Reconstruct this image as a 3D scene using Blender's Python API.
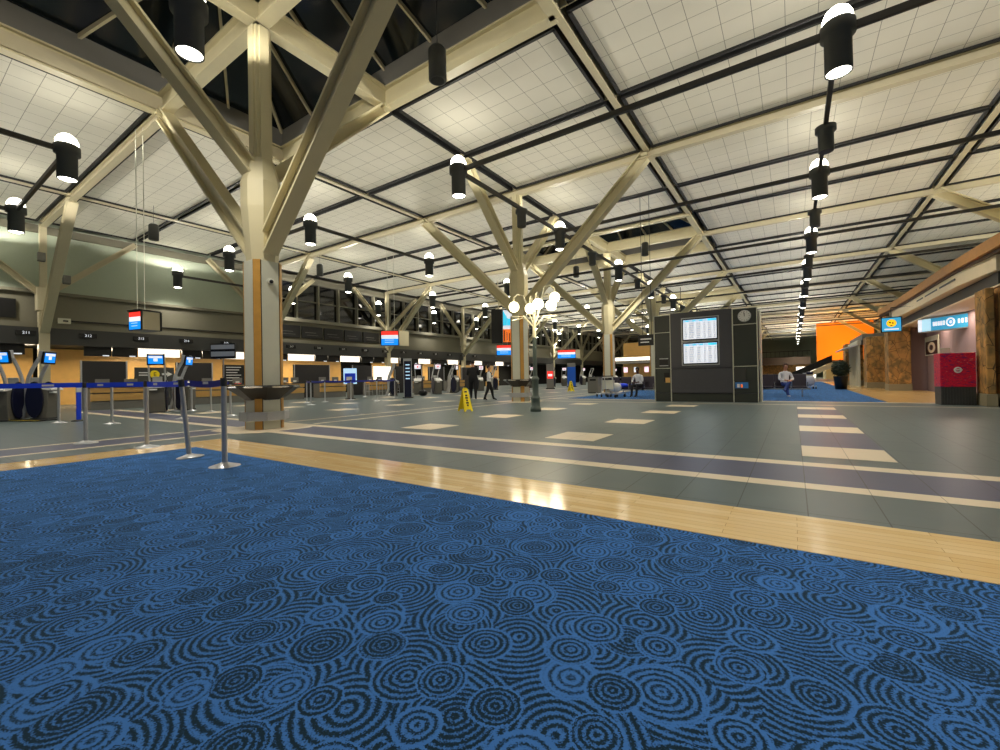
import bpy, bmesh, math, random
from mathutils import Vector, Matrix
random.seed(7)
PI = math.pi
sc = bpy.context.scene
for o in list(bpy.data.objects): bpy.data.objects.remove(o)

# ---------------------------------------------------------------- camera
EYE = 1.05
yaw, pitch, roll = -0.59606834, 0.00758116, -0.01836816
fw = Vector((math.sin(yaw)*math.cos(pitch), math.cos(yaw)*math.cos(pitch), math.sin(pitch)))
rt = Vector((math.cos(yaw), -math.sin(yaw), 0)); up = rt.cross(fw)
r2 = math.cos(roll)*rt + math.sin(roll)*up
u2 = math.cos(roll)*up - math.sin(roll)*rt
cd = bpy.data.cameras.new('camera'); cam = bpy.data.objects.new('camera', cd)
sc.collection.objects.link(cam); sc.camera = cam
cd.sensor_width = 36; cd.lens = 432.548/1000*36; cd.clip_end = 500; cd.clip_start = .02
M = Matrix((r2, u2, -fw)).transposed().to_4x4(); M.translation = Vector((0, 0, EYE))
cam.matrix_world = M

# ---------------------------------------------------------------- world, exposure
w = bpy.data.worlds.new('night'); sc.world = w; w.use_nodes = True
w.node_tree.nodes['Background'].inputs[0].default_value = (.012, .016, .03, 1)
w.node_tree.nodes['Background'].inputs[1].default_value = 1
vs = sc.view_settings
vs.view_transform = 'Standard'; vs.look = 'None'; vs.gamma = 1; vs.use_curve_mapping = False
vs.exposure = 0.0
UPW, DNW = 16, 118          # watts of each hall fixture's up and down lamps
WARM = (1, .94, .83)

# ---------------------------------------------------------------- materials
MAT = {}
def srgb(c): return tuple(((x/255)/12.92 if x/255 <= .04045 else ((x/255+.055)/1.055)**2.4) for x in c)
def mat(n, col, rough=.6, metal=0, emit=0, ecol=None, var=0, scale=8, spec=.5, bump=0):
    """col is sRGB 0-255; every material has procedural noise variation"""
    if n in MAT: return MAT[n]
    m = bpy.data.materials.new(n); m.use_nodes = True; nt = m.node_tree; b = nt.nodes['Principled BSDF']
    c = srgb(col)
    b.inputs['Roughness'].default_value = rough; b.inputs['Metallic'].default_value = metal
    b.inputs['Specular IOR Level'].default_value = spec
    tc = nt.nodes.new('ShaderNodeTexCoord'); nz = nt.nodes.new('ShaderNodeTexNoise')
    nz.inputs['Scale'].default_value = scale; nz.inputs['Detail'].default_value = 3
    nt.links.new(tc.outputs['Object'], nz.inputs['Vector'])
    mx = nt.nodes.new('ShaderNodeMix'); mx.data_type = 'RGBA'
    v = var or .04
    mx.inputs[6].default_value = (*[x*(1-v) for x in c], 1); mx.inputs[7].default_value = (*[min(1, x*(1+v)) for x in c], 1)
    nt.links.new(nz.outputs[0], mx.inputs[0]); nt.links.new(mx.outputs[2], b.inputs['Base Color'])
    if emit:
        b.inputs['Emission Color'].default_value = (*(srgb(ecol) if ecol else c), 1)
        b.inputs['Emission Strength'].default_value = emit
    if bump:
        bp = nt.nodes.new('ShaderNodeBump'); bp.inputs['Strength'].default_value = bump
        nt.links.new(nz.outputs[0], bp.inputs['Height']); nt.links.new(bp.outputs[0], b.inputs['Normal'])
    MAT[n] = m; return m
cream = mat('cream_steel', (208, 198, 160), .5, var=.05, scale=3)
creamd = mat('cream_beam', (200, 190, 158), .55)
panelw = mat('column_panel', (214, 214, 196), .35)
woodc = mat('column_wood', (200, 150, 72), .35, var=.15, scale=6)
blackm = mat('black_metal', (74, 76, 74), .5)
rodm = mat('rod_black', (56, 54, 50), .5)
deck = mat('dark_deck', (20, 20, 19), .9)
slotm = mat('slot_black', (26, 26, 25), .8)
steel = mat('brushed_steel', (196, 198, 200), .36, .55, var=.1, scale=30)
chrome = mat('chrome', (205, 205, 208), .15, 1)
greyp = mat('grey_panel', (120, 118, 112), .5)
dgrey = mat('dark_grey', (62, 62, 60), .5)
kgrey = mat('kiosk_grey', (78, 78, 84), .4)
kdark = mat('kiosk_dark', (56, 60, 54), .45)
navy = mat('navy', (16, 20, 48), .35)
blue = mat('belt_blue', (24, 74, 255), .5)
white = mat('white', (232, 232, 228), .5)
yellow = mat('sign_yellow', (255, 226, 14), .4)
black = mat('black', (14, 14, 15), .4)
skin = mat('skin', (190, 135, 105), .6)
dskin = mat('dark_skin', (95, 62, 46), .6)
tan = mat('tan_wood', (226, 178, 104), .4, var=.12, scale=3)
glassd = mat('night_glass', (8, 10, 16), .06, spec=.8)
glassk = mat('skylight_glass', (16, 24, 28), .12, spec=.5)
lampm = mat('lamp_glow', (255, 255, 250), .5, emit=14, ecol=(255, 250, 232))
globem = mat('globe_glow', (255, 250, 235), .5, emit=6, ecol=(255, 240, 200))
litw = mat('glow_panel', (255, 252, 245), .5, emit=1.5, ecol=(255, 240, 218))
wallg = mat('wall_green', (176, 186, 166), .8)
wallk = mat('bulkhead', (128, 124, 106), .8)
redm = mat('screen_red', (230, 50, 40), .5, emit=1.1)
bluem = mat('screen_blue', (10, 130, 230), .5, emit=1.1)
whitem = mat('screen_white', (225, 230, 240), .5, emit=.8)
palem = mat('screen_pale', (170, 205, 235), .5, emit=.9)
greym = mat('screen_grey', (120, 124, 140), .5, emit=.45)
orangem = mat('screen_orange', (235, 110, 35), .5, emit=1.0)
cyanm = mat('screen_cyan', (60, 190, 225), .5, emit=1.0)
pinkm = mat('screen_pink', (240, 200, 215), .5, emit=1.1)

def nodes(n, rough=.6):
    m = bpy.data.materials.new(n); m.use_nodes = True
    nt = m.node_tree; b = nt.nodes['Principled BSDF']; b.inputs['Roughness'].default_value = rough
    MAT[n] = m
    return m, nt, b
def mth(nt, op, a, b=None, c=None):
    n = nt.nodes.new('ShaderNodeMath'); n.operation = op
    for i, v in enumerate((a, b, c)):
        if v is None: continue
        if isinstance(v, (int, float)): n.inputs[i].default_value = v
        else: nt.links.new(v, n.inputs[i])
    return n.outputs[0]
def mixc(nt, f, a, b):
    n = nt.nodes.new('ShaderNodeMix'); n.data_type = 'RGBA'
    for i, v in ((0, f), (6, a), (7, b)):
        if isinstance(v, (int, float)): n.inputs[i].default_value = v
        elif isinstance(v, tuple): n.inputs[i].default_value = (*v[:3], 1)
        else: nt.links.new(v, n.inputs[i])
    return n.outputs[2]
def seam(nt, coord, pitch, off, wdt):
    f = mth(nt, 'FRACT', mth(nt, 'DIVIDE', mth(nt, 'SUBTRACT', coord, off), pitch))
    d = mth(nt, 'MULTIPLY', mth(nt, 'MINIMUM', f, mth(nt, 'SUBTRACT', 1, f)), pitch)
    return mth(nt, 'LESS_THAN', d, wdt)
def xyz(nt):
    tc = nt.nodes.new('ShaderNodeTexCoord'); s = nt.nodes.new('ShaderNodeSeparateXYZ')
    nt.links.new(tc.outputs['Object'], s.inputs[0]); return tc, s
# white acoustic ceiling tiles
tilem, nt, b = nodes('ceiling_tile', .9)
tc, s = xyz(nt)
sx = seam(nt, s.outputs[0], .64, .0, .007); sy = seam(nt, s.outputs[1], .628, .3, .007)
nz = nt.nodes.new('ShaderNodeTexNoise'); nz.inputs['Scale'].default_value = 1.2
nt.links.new(tc.outputs['Object'], nz.inputs['Vector'])
base = mixc(nt, nz.outputs[0], srgb((226, 222, 206)), srgb((236, 232, 216)))
nt.links.new(mixc(nt, mth(nt, 'MAXIMUM', sx, sy), base, srgb((150, 145, 128))), b.inputs['Base Color'])
# grey stone floor tiles, warm and purple inlays
def floor_mat(n, c1, c2, px, ox, py, oy, sc_=.004, rough=.34, seamc=(40, 42, 42)):
    m, nt, b = nodes(n, rough)
    tc, s = xyz(nt)
    a = seam(nt, s.outputs[0], px, ox, sc_); c = seam(nt, s.outputs[1], py, oy, sc_)
    nz = nt.nodes.new('ShaderNodeTexNoise'); nz.inputs['Scale'].default_value = 2.2; nz.inputs['Detail'].default_value = 6
    nt.links.new(tc.outputs['Object'], nz.inputs['Vector'])
    base = mixc(nt, nz.outputs[0], srgb(c1), srgb(c2))
    nt.links.new(mixc(nt, mth(nt, 'MAXIMUM', a, c), base, srgb(seamc)), b.inputs['Base Color'])
    return m
floorm = floor_mat('floor_tile', (84, 98, 100), (98, 111, 110), .46, .07, .92, .28)
stripem = floor_mat('floor_stripe', (226, 208, 178), (236, 220, 192), .46, .07, 50, 0, .003, seamc=(150, 138, 110))
purplem = floor_mat('floor_purple', (76, 82, 108), (90, 92, 114), .46, .07, 50, 0, .004)
tanfl = floor_mat('floor_tan', (196, 160, 100), (208, 174, 116), .9, 0, .9, 0, .004, .2, (150, 120, 80))
# wooden border boards
woodm, nt, b = nodes('border_wood', .13)
tc, s = xyz(nt)
br = nt.nodes.new('ShaderNodeTexBrick'); nt.links.new(tc.outputs['UV'], br.inputs['Vector'])
br.inputs['Color1'].default_value = (*srgb((246, 216, 158)), 1); br.inputs['Color2'].default_value = (*srgb((234, 196, 132)), 1)
br.inputs['Mortar'].default_value = (*srgb((168, 122, 66)), 1); br.inputs['Scale'].default_value = 1
br.inputs['Brick Width'].default_value = 1.1; br.inputs['Row Height'].default_value = .075; br.inputs['Mortar Size'].default_value = .0012
br.offset = .37
nz = nt.nodes.new('ShaderNodeTexNoise'); nz.inputs['Scale'].default_value = 4; nz.inputs['Detail'].default_value = 5
mp = nt.nodes.new('ShaderNodeMapping'); mp.inputs['Scale'].default_value = (1, 12, 1)
nt.links.new(tc.outputs['UV'], mp.inputs[0]); nt.links.new(mp.outputs[0], nz.inputs['Vector'])
mm = nt.nodes.new('ShaderNodeMix'); mm.data_type = 'RGBA'; mm.blend_type = 'OVERLAY'; mm.inputs[0].default_value = .2
nt.links.new(br.outputs[0], mm.inputs[6]); nt.links.new(nz.outputs[0], mm.inputs[7]); nt.links.new(mm.outputs[2], b.inputs['Base Color'])
# ringed carpet
carpm, nt, b = nodes('ring_carpet', .95)
b.inputs['Specular IOR Level'].default_value = .15
b.inputs['Sheen Weight'].default_value = .35; b.inputs['Sheen Tint'].default_value = (*srgb((110, 160, 215)), 1)
tc, s = xyz(nt)
nz = nt.nodes.new('ShaderNodeTexNoise'); nz.inputs['Scale'].default_value = 5; nz.inputs['Detail'].default_value = 1
nt.links.new(tc.outputs['Object'], nz.inputs['Vector'])
va = nt.nodes.new('ShaderNodeVectorMath'); va.operation = 'MULTIPLY_ADD'
nt.links.new(nz.outputs[1], va.inputs[0]); va.inputs[1].default_value = (.025, .025, 0)
n2 = nt.nodes.new('ShaderNodeTexNoise'); n2.inputs['Scale'].default_value = 170; n2.inputs['Detail'].default_value = 0
nt.links.new(tc.outputs['Object'], n2.inputs['Vector'])
v2 = nt.nodes.new('ShaderNodeVectorMath'); v2.operation = 'MULTIPLY_ADD'; v2.inputs[1].default_value = (.016, .016, 0)
nt.links.new(n2.outputs[1], v2.inputs[0]); nt.links.new(tc.outputs['Object'], v2.inputs[2]); nt.links.new(v2.outputs[0], va.inputs[2])
def rings(sc_, off, period):
    mp = nt.nodes.new('ShaderNodeMapping'); mp.inputs['Location'].default_value = (off, off*1.7, 0)
    nt.links.new(va.outputs[0], mp.inputs[0])
    v = nt.nodes.new('ShaderNodeTexVoronoi'); v.voronoi_dimensions = '2D'; v.inputs['Scale'].default_value = sc_; v.inputs['Randomness'].default_value = .75
    nt.links.new(mp.outputs[0], v.inputs['Vector'])
    d = mth(nt, 'DIVIDE', v.outputs['Distance'], sc_)
    cs = nt.nodes.new('ShaderNodeSeparateColor'); nt.links.new(v.outputs['Color'], cs.inputs[0])
    per = mth(nt, 'MULTIPLY_ADD', cs.outputs[0], period*.35, period*.85)
    ph = mth(nt, 'MULTIPLY', cs.outputs[1], 6.28)
    sn = mth(nt, 'SINE', mth(nt, 'ADD', mth(nt, 'DIVIDE', mth(nt, 'MULTIPLY', d, 6.2832), per), ph))
    return d, sn, cs
d0, s0, c0 = rings(3.0, 0, .031)
d1, s1, c1 = rings(2.9, 3.3, .026)
d2, s2, c2 = rings(3.7, 8.1, .024)
th1 = mth(nt, 'MULTIPLY_ADD', c1.outputs[2], .04, .105)
th2 = mth(nt, 'MULTIPLY_ADD', c2.outputs[2], .035, .072)
def sel(m, a, bb): return mth(nt, 'ADD', mth(nt, 'MULTIPLY', m, a), mth(nt, 'MULTIPLY', mth(nt, 'SUBTRACT', 1, m), bb))
def disc(d, sn, cs, th, under):
    v = mth(nt, 'ADD', sn, mth(nt, 'MULTIPLY', mth(nt, 'SUBTRACT', cs.outputs[0], .62), 1.1))     # each disc darker or bluer than the next
    v = mth(nt, 'ADD', v, mth(nt, 'MULTIPLY', mth(nt, 'GREATER_THAN', d, mth(nt, 'SUBTRACT', th, .009)), 2.5))   # blue rim
    return sel(mth(nt, 'LESS_THAN', d, th), v, under)
r = disc(d1, s1, c1, th1, mth(nt, 'SUBTRACT', s0, .2))
r = disc(d2, s2, c2, th2, r)
dn = nt.nodes.new('ShaderNodeTexNoise'); dn.inputs['Scale'].default_value = 210; dn.inputs['Detail'].default_value = 1
nt.links.new(tc.outputs['Object'], dn.inputs['Vector'])
r = mth(nt, 'ADD', r, mth(nt, 'MULTIPLY', mth(nt, 'SUBTRACT', dn.outputs[0], .5), 3.2))
mr = nt.nodes.new('ShaderNodeMapRange'); mr.inputs[1].default_value = -.6; mr.inputs[2].default_value = .6
nt.links.new(r, mr.inputs[0])
nt.links.new(mixc(nt, mr.outputs[0], srgb((22, 44, 58)), srgb((68, 124, 200))), b.inputs['Base Color'])
bp = nt.nodes.new('ShaderNodeBump'); bp.inputs['Strength'].default_value = .25; bp.inputs['Distance'].default_value = .004
nt.links.new(dn.outputs[0], bp.inputs['Height']); nt.links.new(bp.outputs[0], b.inputs['Normal'])
# rough stone cladding
def stone_mat(n, ca, cb, cc):
    m, nt, b = nodes(n, .7)
    tc, s = xyz(nt)
    mp = nt.nodes.new('ShaderNodeMapping'); mp.inputs['Scale'].default_value = (1.6, 1.6, 1.1); nt.links.new(tc.outputs['Object'], mp.inputs[0])
    nz = nt.nodes.new('ShaderNodeTexNoise'); nz.inputs['Scale'].default_value = 2.5; nz.inputs['Detail'].default_value = 8
    nt.links.new(mp.outputs[0], nz.inputs['Vector'])
    v = nt.nodes.new('ShaderNodeTexVoronoi'); v.inputs['Scale'].default_value = 1.7; nt.links.new(mp.outputs[0], v.inputs['Vector'])
    e = nt.nodes.new('ShaderNodeTexVoronoi'); e.feature = 'DISTANCE_TO_EDGE'; e.inputs['Scale'].default_value = 1.7; nt.links.new(mp.outputs[0], e.inputs['Vector'])
    cs = nt.nodes.new('ShaderNodeSeparateColor'); nt.links.new(v.outputs['Color'], cs.inputs[0])
    c = mixc(nt, cs.outputs[0], srgb(ca), srgb(cb))
    mr = nt.nodes.new('ShaderNodeMapRange'); mr.inputs[1].default_value = .42; mr.inputs[2].default_value = .62; nt.links.new(nz.outputs[0], mr.inputs[0])
    c = mixc(nt, mr.outputs[0], c, srgb(cc))
    c = mixc(nt, mth(nt, 'LESS_THAN', e.outputs[0], .014), c, srgb((84, 62, 38)))
    nt.links.new(c, b.inputs['Base Color'])
    bp = nt.nodes.new('ShaderNodeBump'); bp.inputs['Strength'].default_value = .8
    nt.links.new(nz.outputs[0], bp.inputs['Height']); nt.links.new(bp.outputs[0], b.inputs['Normal'])
    return m
stonem = stone_mat('stone', (176, 130, 70), (214, 160, 88), (128, 104, 62))
redbox, nt, b = nodes('red_graphic', .4)
tc, s = xyz(nt)
nz = nt.nodes.new('ShaderNodeTexNoise'); nz.inputs['Scale'].default_value = 4; nz.inputs['Distortion'].default_value = 2.5; nz.inputs['Detail'].default_value = 4
mp = nt.nodes.new('ShaderNodeMapping'); mp.inputs['Scale'].default_value = (1, 1, 2.2); nt.links.new(tc.outputs['Object'], mp.inputs[0]); nt.links.new(mp.outputs[0], nz.inputs['Vector'])
cr = nt.nodes.new('ShaderNodeValToRGB'); e_ = cr.color_ramp.elements
e_[0].position = .36; e_[0].color = (*srgb((110, 20, 100)), 1); e_[1].position = .7; e_[1].color = (*srgb((250, 120, 120)), 1)
for p_, c_ in ((.43, (190, 10, 60)), (.56, (225, 20, 60)), (.62, (150, 10, 60))):
    q_ = e_.new(p_); q_.color = (*srgb(c_), 1)
nt.links.new(nz.outputs[0], cr.inputs[0]); nt.links.new(cr.outputs[0], b.inputs['Base Color'])

# ---------------------------------------------------------------- mesh helpers
class MB:
    def __init__(s, *mats): s.v = []; s.f = []; s.mi = []; s.mats = list(mats) or [cream]; s.sm = []; s.T = Matrix()
    def add(s, vs, fs, mi=0, smooth=False):
        o = len(s.v); s.v += [s.T @ Vector(p) for p in vs]
        for f in fs: s.f.append([i+o for i in f]); s.mi.append(mi); s.sm.append(smooth)
        return s
    def box(s, x0, x1, y0, y1, z0, z1, mi=0):
        return s.add([(x, y, z) for z in (z0, z1) for y in (y0, y1) for x in (x0, x1)],
                     [(0, 2, 3, 1), (4, 5, 7, 6), (0, 1, 5, 4), (2, 6, 7, 3), (0, 4, 6, 2), (1, 3, 7, 5)], mi)
    def bar(s, a, b, w, h=None, mi=0, upv=(0, 0, 1)):
        """rectangular bar between two points, w sideways, h along up"""
        a = Vector(a); b = Vector(b); d = (b-a).normalized(); u = Vector(upv)
        sd = d.cross(u); sd = sd.normalized() if sd.length > 1e-4 else Vector((1, 0, 0)); u = sd.cross(d).normalized()
        h = h or w; V = []
        for p in (a, b):
            for i, j in ((-1, -1), (1, -1), (1, 1), (-1, 1)): V.append(p + sd*i*w/2 + u*j*h/2)
        return s.add(V, [(0, 3, 2, 1), (4, 5, 6, 7), (0, 1, 5, 4), (1, 2, 6, 5), (2, 3, 7, 6), (3, 0, 4, 7)], mi)
    def ibeam(s, a, b, w, h, t=.04, mi=0, upv=(0, 0, 1)):
        a = Vector(a); b = Vector(b); d = (b-a).normalized(); u = Vector(upv); sd = d.cross(u).normalized(); u = sd.cross(d).normalized()
        for k in (-1, 1): s.bar(a+u*k*(h/2-t/2), b+u*k*(h/2-t/2), w, t, mi, u)
        s.bar(a, b, t*1.2, h-2*t, mi, u); return s
    def tube(s, pts, r, n=10, mi=0, caps=True):
        pts = [Vector(p) for p in pts]; rs = r if isinstance(r, (list, tuple)) else [r]*len(pts)
        V = []; F = []; ref = None
        for i, p in enumerate(pts):
            d = (pts[min(i+1, len(pts)-1)] - pts[max(i-1, 0)]).normalized()
            if ref is None:
                ref = Vector((0, 0, 1)) if abs(d.z) < .9 else Vector((1, 0, 0))
            x = d.cross(ref).normalized(); y = d.cross(x).normalized(); ref = y.cross(d) if False else ref
            for k in range(n): a = 2*PI*k/n; V.append(p + x*math.cos(a)*rs[i] + y*math.sin(a)*rs[i])
        for i in range(len(pts)-1):
            for k in range(n): F.append((i*n+k, i*n+(k+1) % n, (i+1)*n+(k+1) % n, (i+1)*n+k))
        s.add(V, F, mi, True)
        if caps: s.add([V[k] for k in range(n)], [tuple(range(n))], mi); s.add(V[-n:], [tuple(range(n))[::-1]], mi)
        return s
    def lathe(s, prof, n=20, mi=0, o=(0, 0, 0), smooth=True):
        V = []; F = []; o = Vector(o)
        for r, z in prof:
            for k in range(n): a = 2*PI*k/n; V.append(o + Vector((r*math.cos(a), r*math.sin(a), z)))
        for i in range(len(prof)-1):
            for k in range(n): F.append((i*n+k, i*n+(k+1) % n, (i+1)*n+(k+1) % n, (i+1)*n+k))
        return s.add(V, F, mi, smooth)
    def sphere(s, c, r, n=14, mi=0, sq=(1, 1, 1)):
        m = n//2; V = []; F = []; c = Vector(c)
        for i in range(m+1):
            t = PI*i/m
            for k in range(n): a = 2*PI*k/n; V.append(c + Vector((r*sq[0]*math.sin(t)*math.cos(a), r*sq[1]*math.sin(t)*math.sin(a), r*sq[2]*math.cos(t))))
        for i in range(m):
            for k in range(n): F.append((i*n+k, (i+1)*n+k, (i+1)*n+(k+1) % n, i*n+(k+1) % n))
        return s.add(V, F, mi, True)
    def prism(s, poly, ax, a, b, mi=0):
        """extrude a 2-D polygon along axis ax ('x','y','z') between a and b"""
        def P(p, t): return {'x': (t, p[0], p[1]), 'y': (p[0], t, p[1]), 'z': (p[0], p[1], t)}[ax]
        n = len(poly); V = [P(p, a) for p in poly] + [P(p, b) for p in poly]
        F = [tuple(range(n)), tuple(range(2*n-1, n-1, -1))] + [(i, i+n, (i+1) % n+n, (i+1) % n) for i in range(n)]
        return s.add(V, F, mi)
    def build(s, name, parent=None, bevel=0, loc=None):
        me = bpy.data.meshes.new(name); me.from_pydata([tuple(v) for v in s.v], [], s.f)
        for m in s.mats: me.materials.append(m)
        for p, i, q in zip(me.polygons, s.mi, s.sm): p.material_index = i; p.use_smooth = q
        bm = bmesh.new(); bm.from_mesh(me); bmesh.ops.recalc_face_normals(bm, faces=bm.faces); bm.to_mesh(me); bm.free()
        me.update()
        o = bpy.data.objects.new(name, me); sc.collection.objects.link(o)
        if parent: o.parent = parent
        if loc: o.location = loc
        if bevel:
            b = o.modifiers.new('bevel', 'BEVEL'); b.width = bevel; b.segments = 2; b.limit_method = 'ANGLE'
        return o
def tag(o, label=None, cat=None, group=None, kind=None):
    if label: o['label'] = label
    if cat: o['category'] = cat
    if group: o['group'] = group
    if kind: o['kind'] = kind
    return o
def empty(name, loc, label, cat, group=None, rz=0):
    o = bpy.data.objects.new(name, None); sc.collection.objects.link(o); o.location = loc; o.rotation_euler = (0, 0, rz)
    o.empty_display_size = .1
    return tag(o, label, cat, group)
def copy_tree(o, parent=None):
    c = o.copy(); sc.collection.objects.link(c); c.parent = parent
    for ch in list(o.children): copy_tree(ch, c)
    return c
def struct(o): o['kind'] = 'structure'; return o
def text(name, body, size, m, parent, loc, rot=(PI/2, 0, 0), align='CENTER', ext=.002):
    cu = bpy.data.curves.new(name, 'FONT'); cu.body = body; cu.size = size; cu.extrude = ext; cu.align_x = align; cu.align_y = 'CENTER'
    t = bpy.data.objects.new(name, cu); sc.collection.objects.link(t)
    me = bpy.data.meshes.new_from_object(t.evaluated_get(bpy.context.evaluated_depsgraph_get()))
    bpy.data.objects.remove(t); me.materials.clear(); me.materials.append(m)
    o = bpy.data.objects.new(name, me); sc.collection.objects.link(o); o.parent = parent; o.location = loc; o.rotation_euler = rot
    return o
ORD = ['first', 'second', 'third', 'fourth', 'fifth', 'sixth', 'seventh', 'eighth', 'ninth', 'tenth', 'eleventh', 'twelfth', 'thirteenth',
       'fourteenth', 'fifteenth', 'sixteenth', 'seventeenth', 'eighteenth', 'nineteenth', 'twentieth']

CZ = 9.45            # ceiling height
YB, YS = 5.2, 11.3   # first tree bay, bay spacing
TH = YS/3
YFAR = 128

# ================================================================ SETTING
f = MB(floorm, stripem, purplem, tanfl)
f.box(-36, 12, -14, YFAR+12, -.1, 0)
def inlay(x0, x1, y0, y1, mi, z=.002): f.add([(x0, y0, z), (x1, y0, z), (x1, y1, z), (x0, y1, z)], [(0, 1, 2, 3)], mi)
inlay(-24, 11, 5.03, 5.95, 2)
inlay(-24, 11, 4.79, 5.03, 1); inlay(-24, 11, 5.95, 6.2, 1)
inlay(-10.96, -9.97, -12, 4.7, 2)
for x in (-9.9, -11.04):
    inlay(x-.07, x+.07, -12, 4.79, 1); inlay(x-.07, x+.07, 6.3, 60, 1, .003)
for bx in (.07, -3.6, -7.18, -14.3, -17.9, -21.5):
    for k in range(12):
        y = 6.64+2.85*k
        if y > 18 and bx > -8: break
        if bx > 0: (inlay(bx, bx+.9, y-1.95, y, 2) if k else None)
        inlay(bx, bx+.9, y, y+.95, 1, .003)
inlay(-10, 5.4, 17.05, 17.25, 1, .004); inlay(-10, 4.3, 18.95, 19.25, 1, .004)
inlay(2.62, 4.3, 19.3, 60, 3); inlay(4.3, 5.7, 18.95, 60, 3, .003)
struct(f.build('floor'))
c = MB(carpm); c.box(-8.15, 12, -14, 3.07, 0, .012); tag(c.build('carpet'), 'blue carpet patterned with dark concentric rings, filling the foreground', 'carpet')
c = MB(carpm); c.box(-9.1, 2.55, 19.3, 60, 0, .012); tag(c.build('carpet'), 'plain-looking blue carpet under the seats beyond the information kiosk', 'carpet')
# mitred wooden border, UV along its length
def border(name, quad, ln, wd):
    me = bpy.data.meshes.new(name); V = [(*p, .014) for p in quad] + [(*p, -.01) for p in quad]
    me.from_pydata(V, [], [(0, 1, 2, 3), (0, 4, 5, 1), (1, 5, 6, 2), (2, 6, 7, 3), (3, 7, 4, 0)]); me.materials.append(woodm)
    uv = me.uv_layers.new()
    for p in me.polygons:
        for li in p.loop_indices:
            x, y, z = V[me.loops[li].vertex_index]; uv.data[li].uv = (x, y) if ln == 'x' else (y, x)
    o = bpy.data.objects.new(name, me); sc.collection.objects.link(o); return struct(o)
border('trim_1', [(-8.15, 3.07), (12, 3.07), (12, 3.82), (-8.92, 3.82)], 'x', 1)
border('trim_2', [(-8.15, 3.07), (-8.92, 3.82), (-8.92, -14), (-8.15, -14)], 'y', 1)

# ceiling cells with gaps, dark deck above
XS = [-31.6, -26, -15.85, -10.1, -4.35, 5.6, 11.6]
skyY = [YB+YS*k for k in (0, 2, 4, 6, 8)]
cl = MB(tilem); G = .17
ks = range(-5, int((YFAR-YB)/TH)+2)
def is_sky(x0, y0):
    return x0 in (-15.85, -10.1) and any(sy-TH-.1 < y0 < sy+TH-.1 for sy in skyY)
def by_sky(i, y0, gx0, gx1, gy0, gy1):
    if is_sky(XS[i], y0-TH): gy0 = .36
    if is_sky(XS[i], y0+TH): gy1 = .36
    if i and is_sky(XS[i-1], y0): gx0 = .36
    if i+1 < len(XS) and is_sky(XS[i+1], y0): gx1 = .36
    return gx0, gx1, gy0, gy1
for i in range(len(XS)-1):
    for k in ks:
        y0 = YB+TH*k
        if is_sky(XS[i], y0): continue
        gx0 = .24 if XS[i] not in (-10.1,) else .12; gx1 = .24 if XS[i+1] not in (-10.1,) else .12
        gy0 = .24 if k % 3 == 0 else .1; gy1 = .24 if (k+1) % 3 == 0 else .1
        gx0, gx1, gy0, gy1 = by_sky(i, y0, gx0, gx1, gy0, gy1)
        cl.box(XS[i]+gx0, XS[i+1]-gx1, y0+gy0, y0+TH-gy1, CZ, CZ+.05)
struct(cl.build('ceiling'))
et = MB(mat('black_edge', (22, 22, 21), .7))
for i in range(len(XS)-1):
    for k in ks:
        y0 = YB+TH*k
        if is_sky(XS[i], y0): continue
        gx0 = .24 if XS[i] not in (-10.1,) else .12; gx1 = .24 if XS[i+1] not in (-10.1,) else .12
        gy0 = .24 if k % 3 == 0 else .1; gy1 = .24 if (k+1) % 3 == 0 else .1
        gx0, gx1, gy0, gy1 = by_sky(i, y0, gx0, gx1, gy0, gy1)
        x0, x1, a, b_ = XS[i]+gx0, XS[i+1]-gx1, y0+gy0, y0+TH-gy1
        t = .06
        et.box(x0-.02, x1+.02, a-.02, a+t, CZ-.07, CZ+.1); et.box(x0-.02, x1+.02, b_-t, b_+.02, CZ-.07, CZ+.1)
        et.box(x0-.02, x0+t, a, b_, CZ-.07, CZ+.1); et.box(x1-t, x1+.02, a, b_, CZ-.07, CZ+.1)
struct(et.build('trim_4'))
dk = MB(deck)
ylo, yhi = YB+TH*ks[0], YB+TH*(ks[-1]+1)
dk.box(-33, -15.85, ylo, yhi, CZ+.35, CZ+.5); dk.box(-4.35, 12, ylo, yhi, CZ+.35, CZ+.5)
yy = ylo
for sy in skyY + [None]:
    y1 = sy-TH if sy is not None else yhi
    if y1 > yy: dk.box(-15.85, -4.35, yy, y1, CZ+.35, CZ+.5)
    yy = (sy+TH) if sy is not None else yhi
struct(dk.build('ceiling'))
# thin beams seen inside the slots and the main cream beams
tb = MB(creamd)
for x in XS[1:-1]:
    if x == -10.1: continue
    tb.box(x-.1, x+.1, ylo, yhi, CZ-.08, CZ+.3)
for k in ks:
    y = YB+TH*k
    segs = [(-31.6, 11.6)]
    if any(abs(y-sy) < TH-.2 for sy in skyY): segs = [(-31.6, -15.9), (-4.3, 11.6)]
    for a, b_ in segs:
        if k % 3 == 0:
            tb.box(a, b_, y-.12, y+.12, CZ-.28, CZ-.24); tb.box(a, b_, y-.03, y+.03, CZ-.24, CZ+.3); tb.box(a, b_, y-.12, y+.12, CZ-.02, CZ+.02)
        else:
            tb.box(a, b_, y-.02, y+.02, CZ-.0, CZ+.25)
struct(tb.build('trim_3'))

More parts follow.
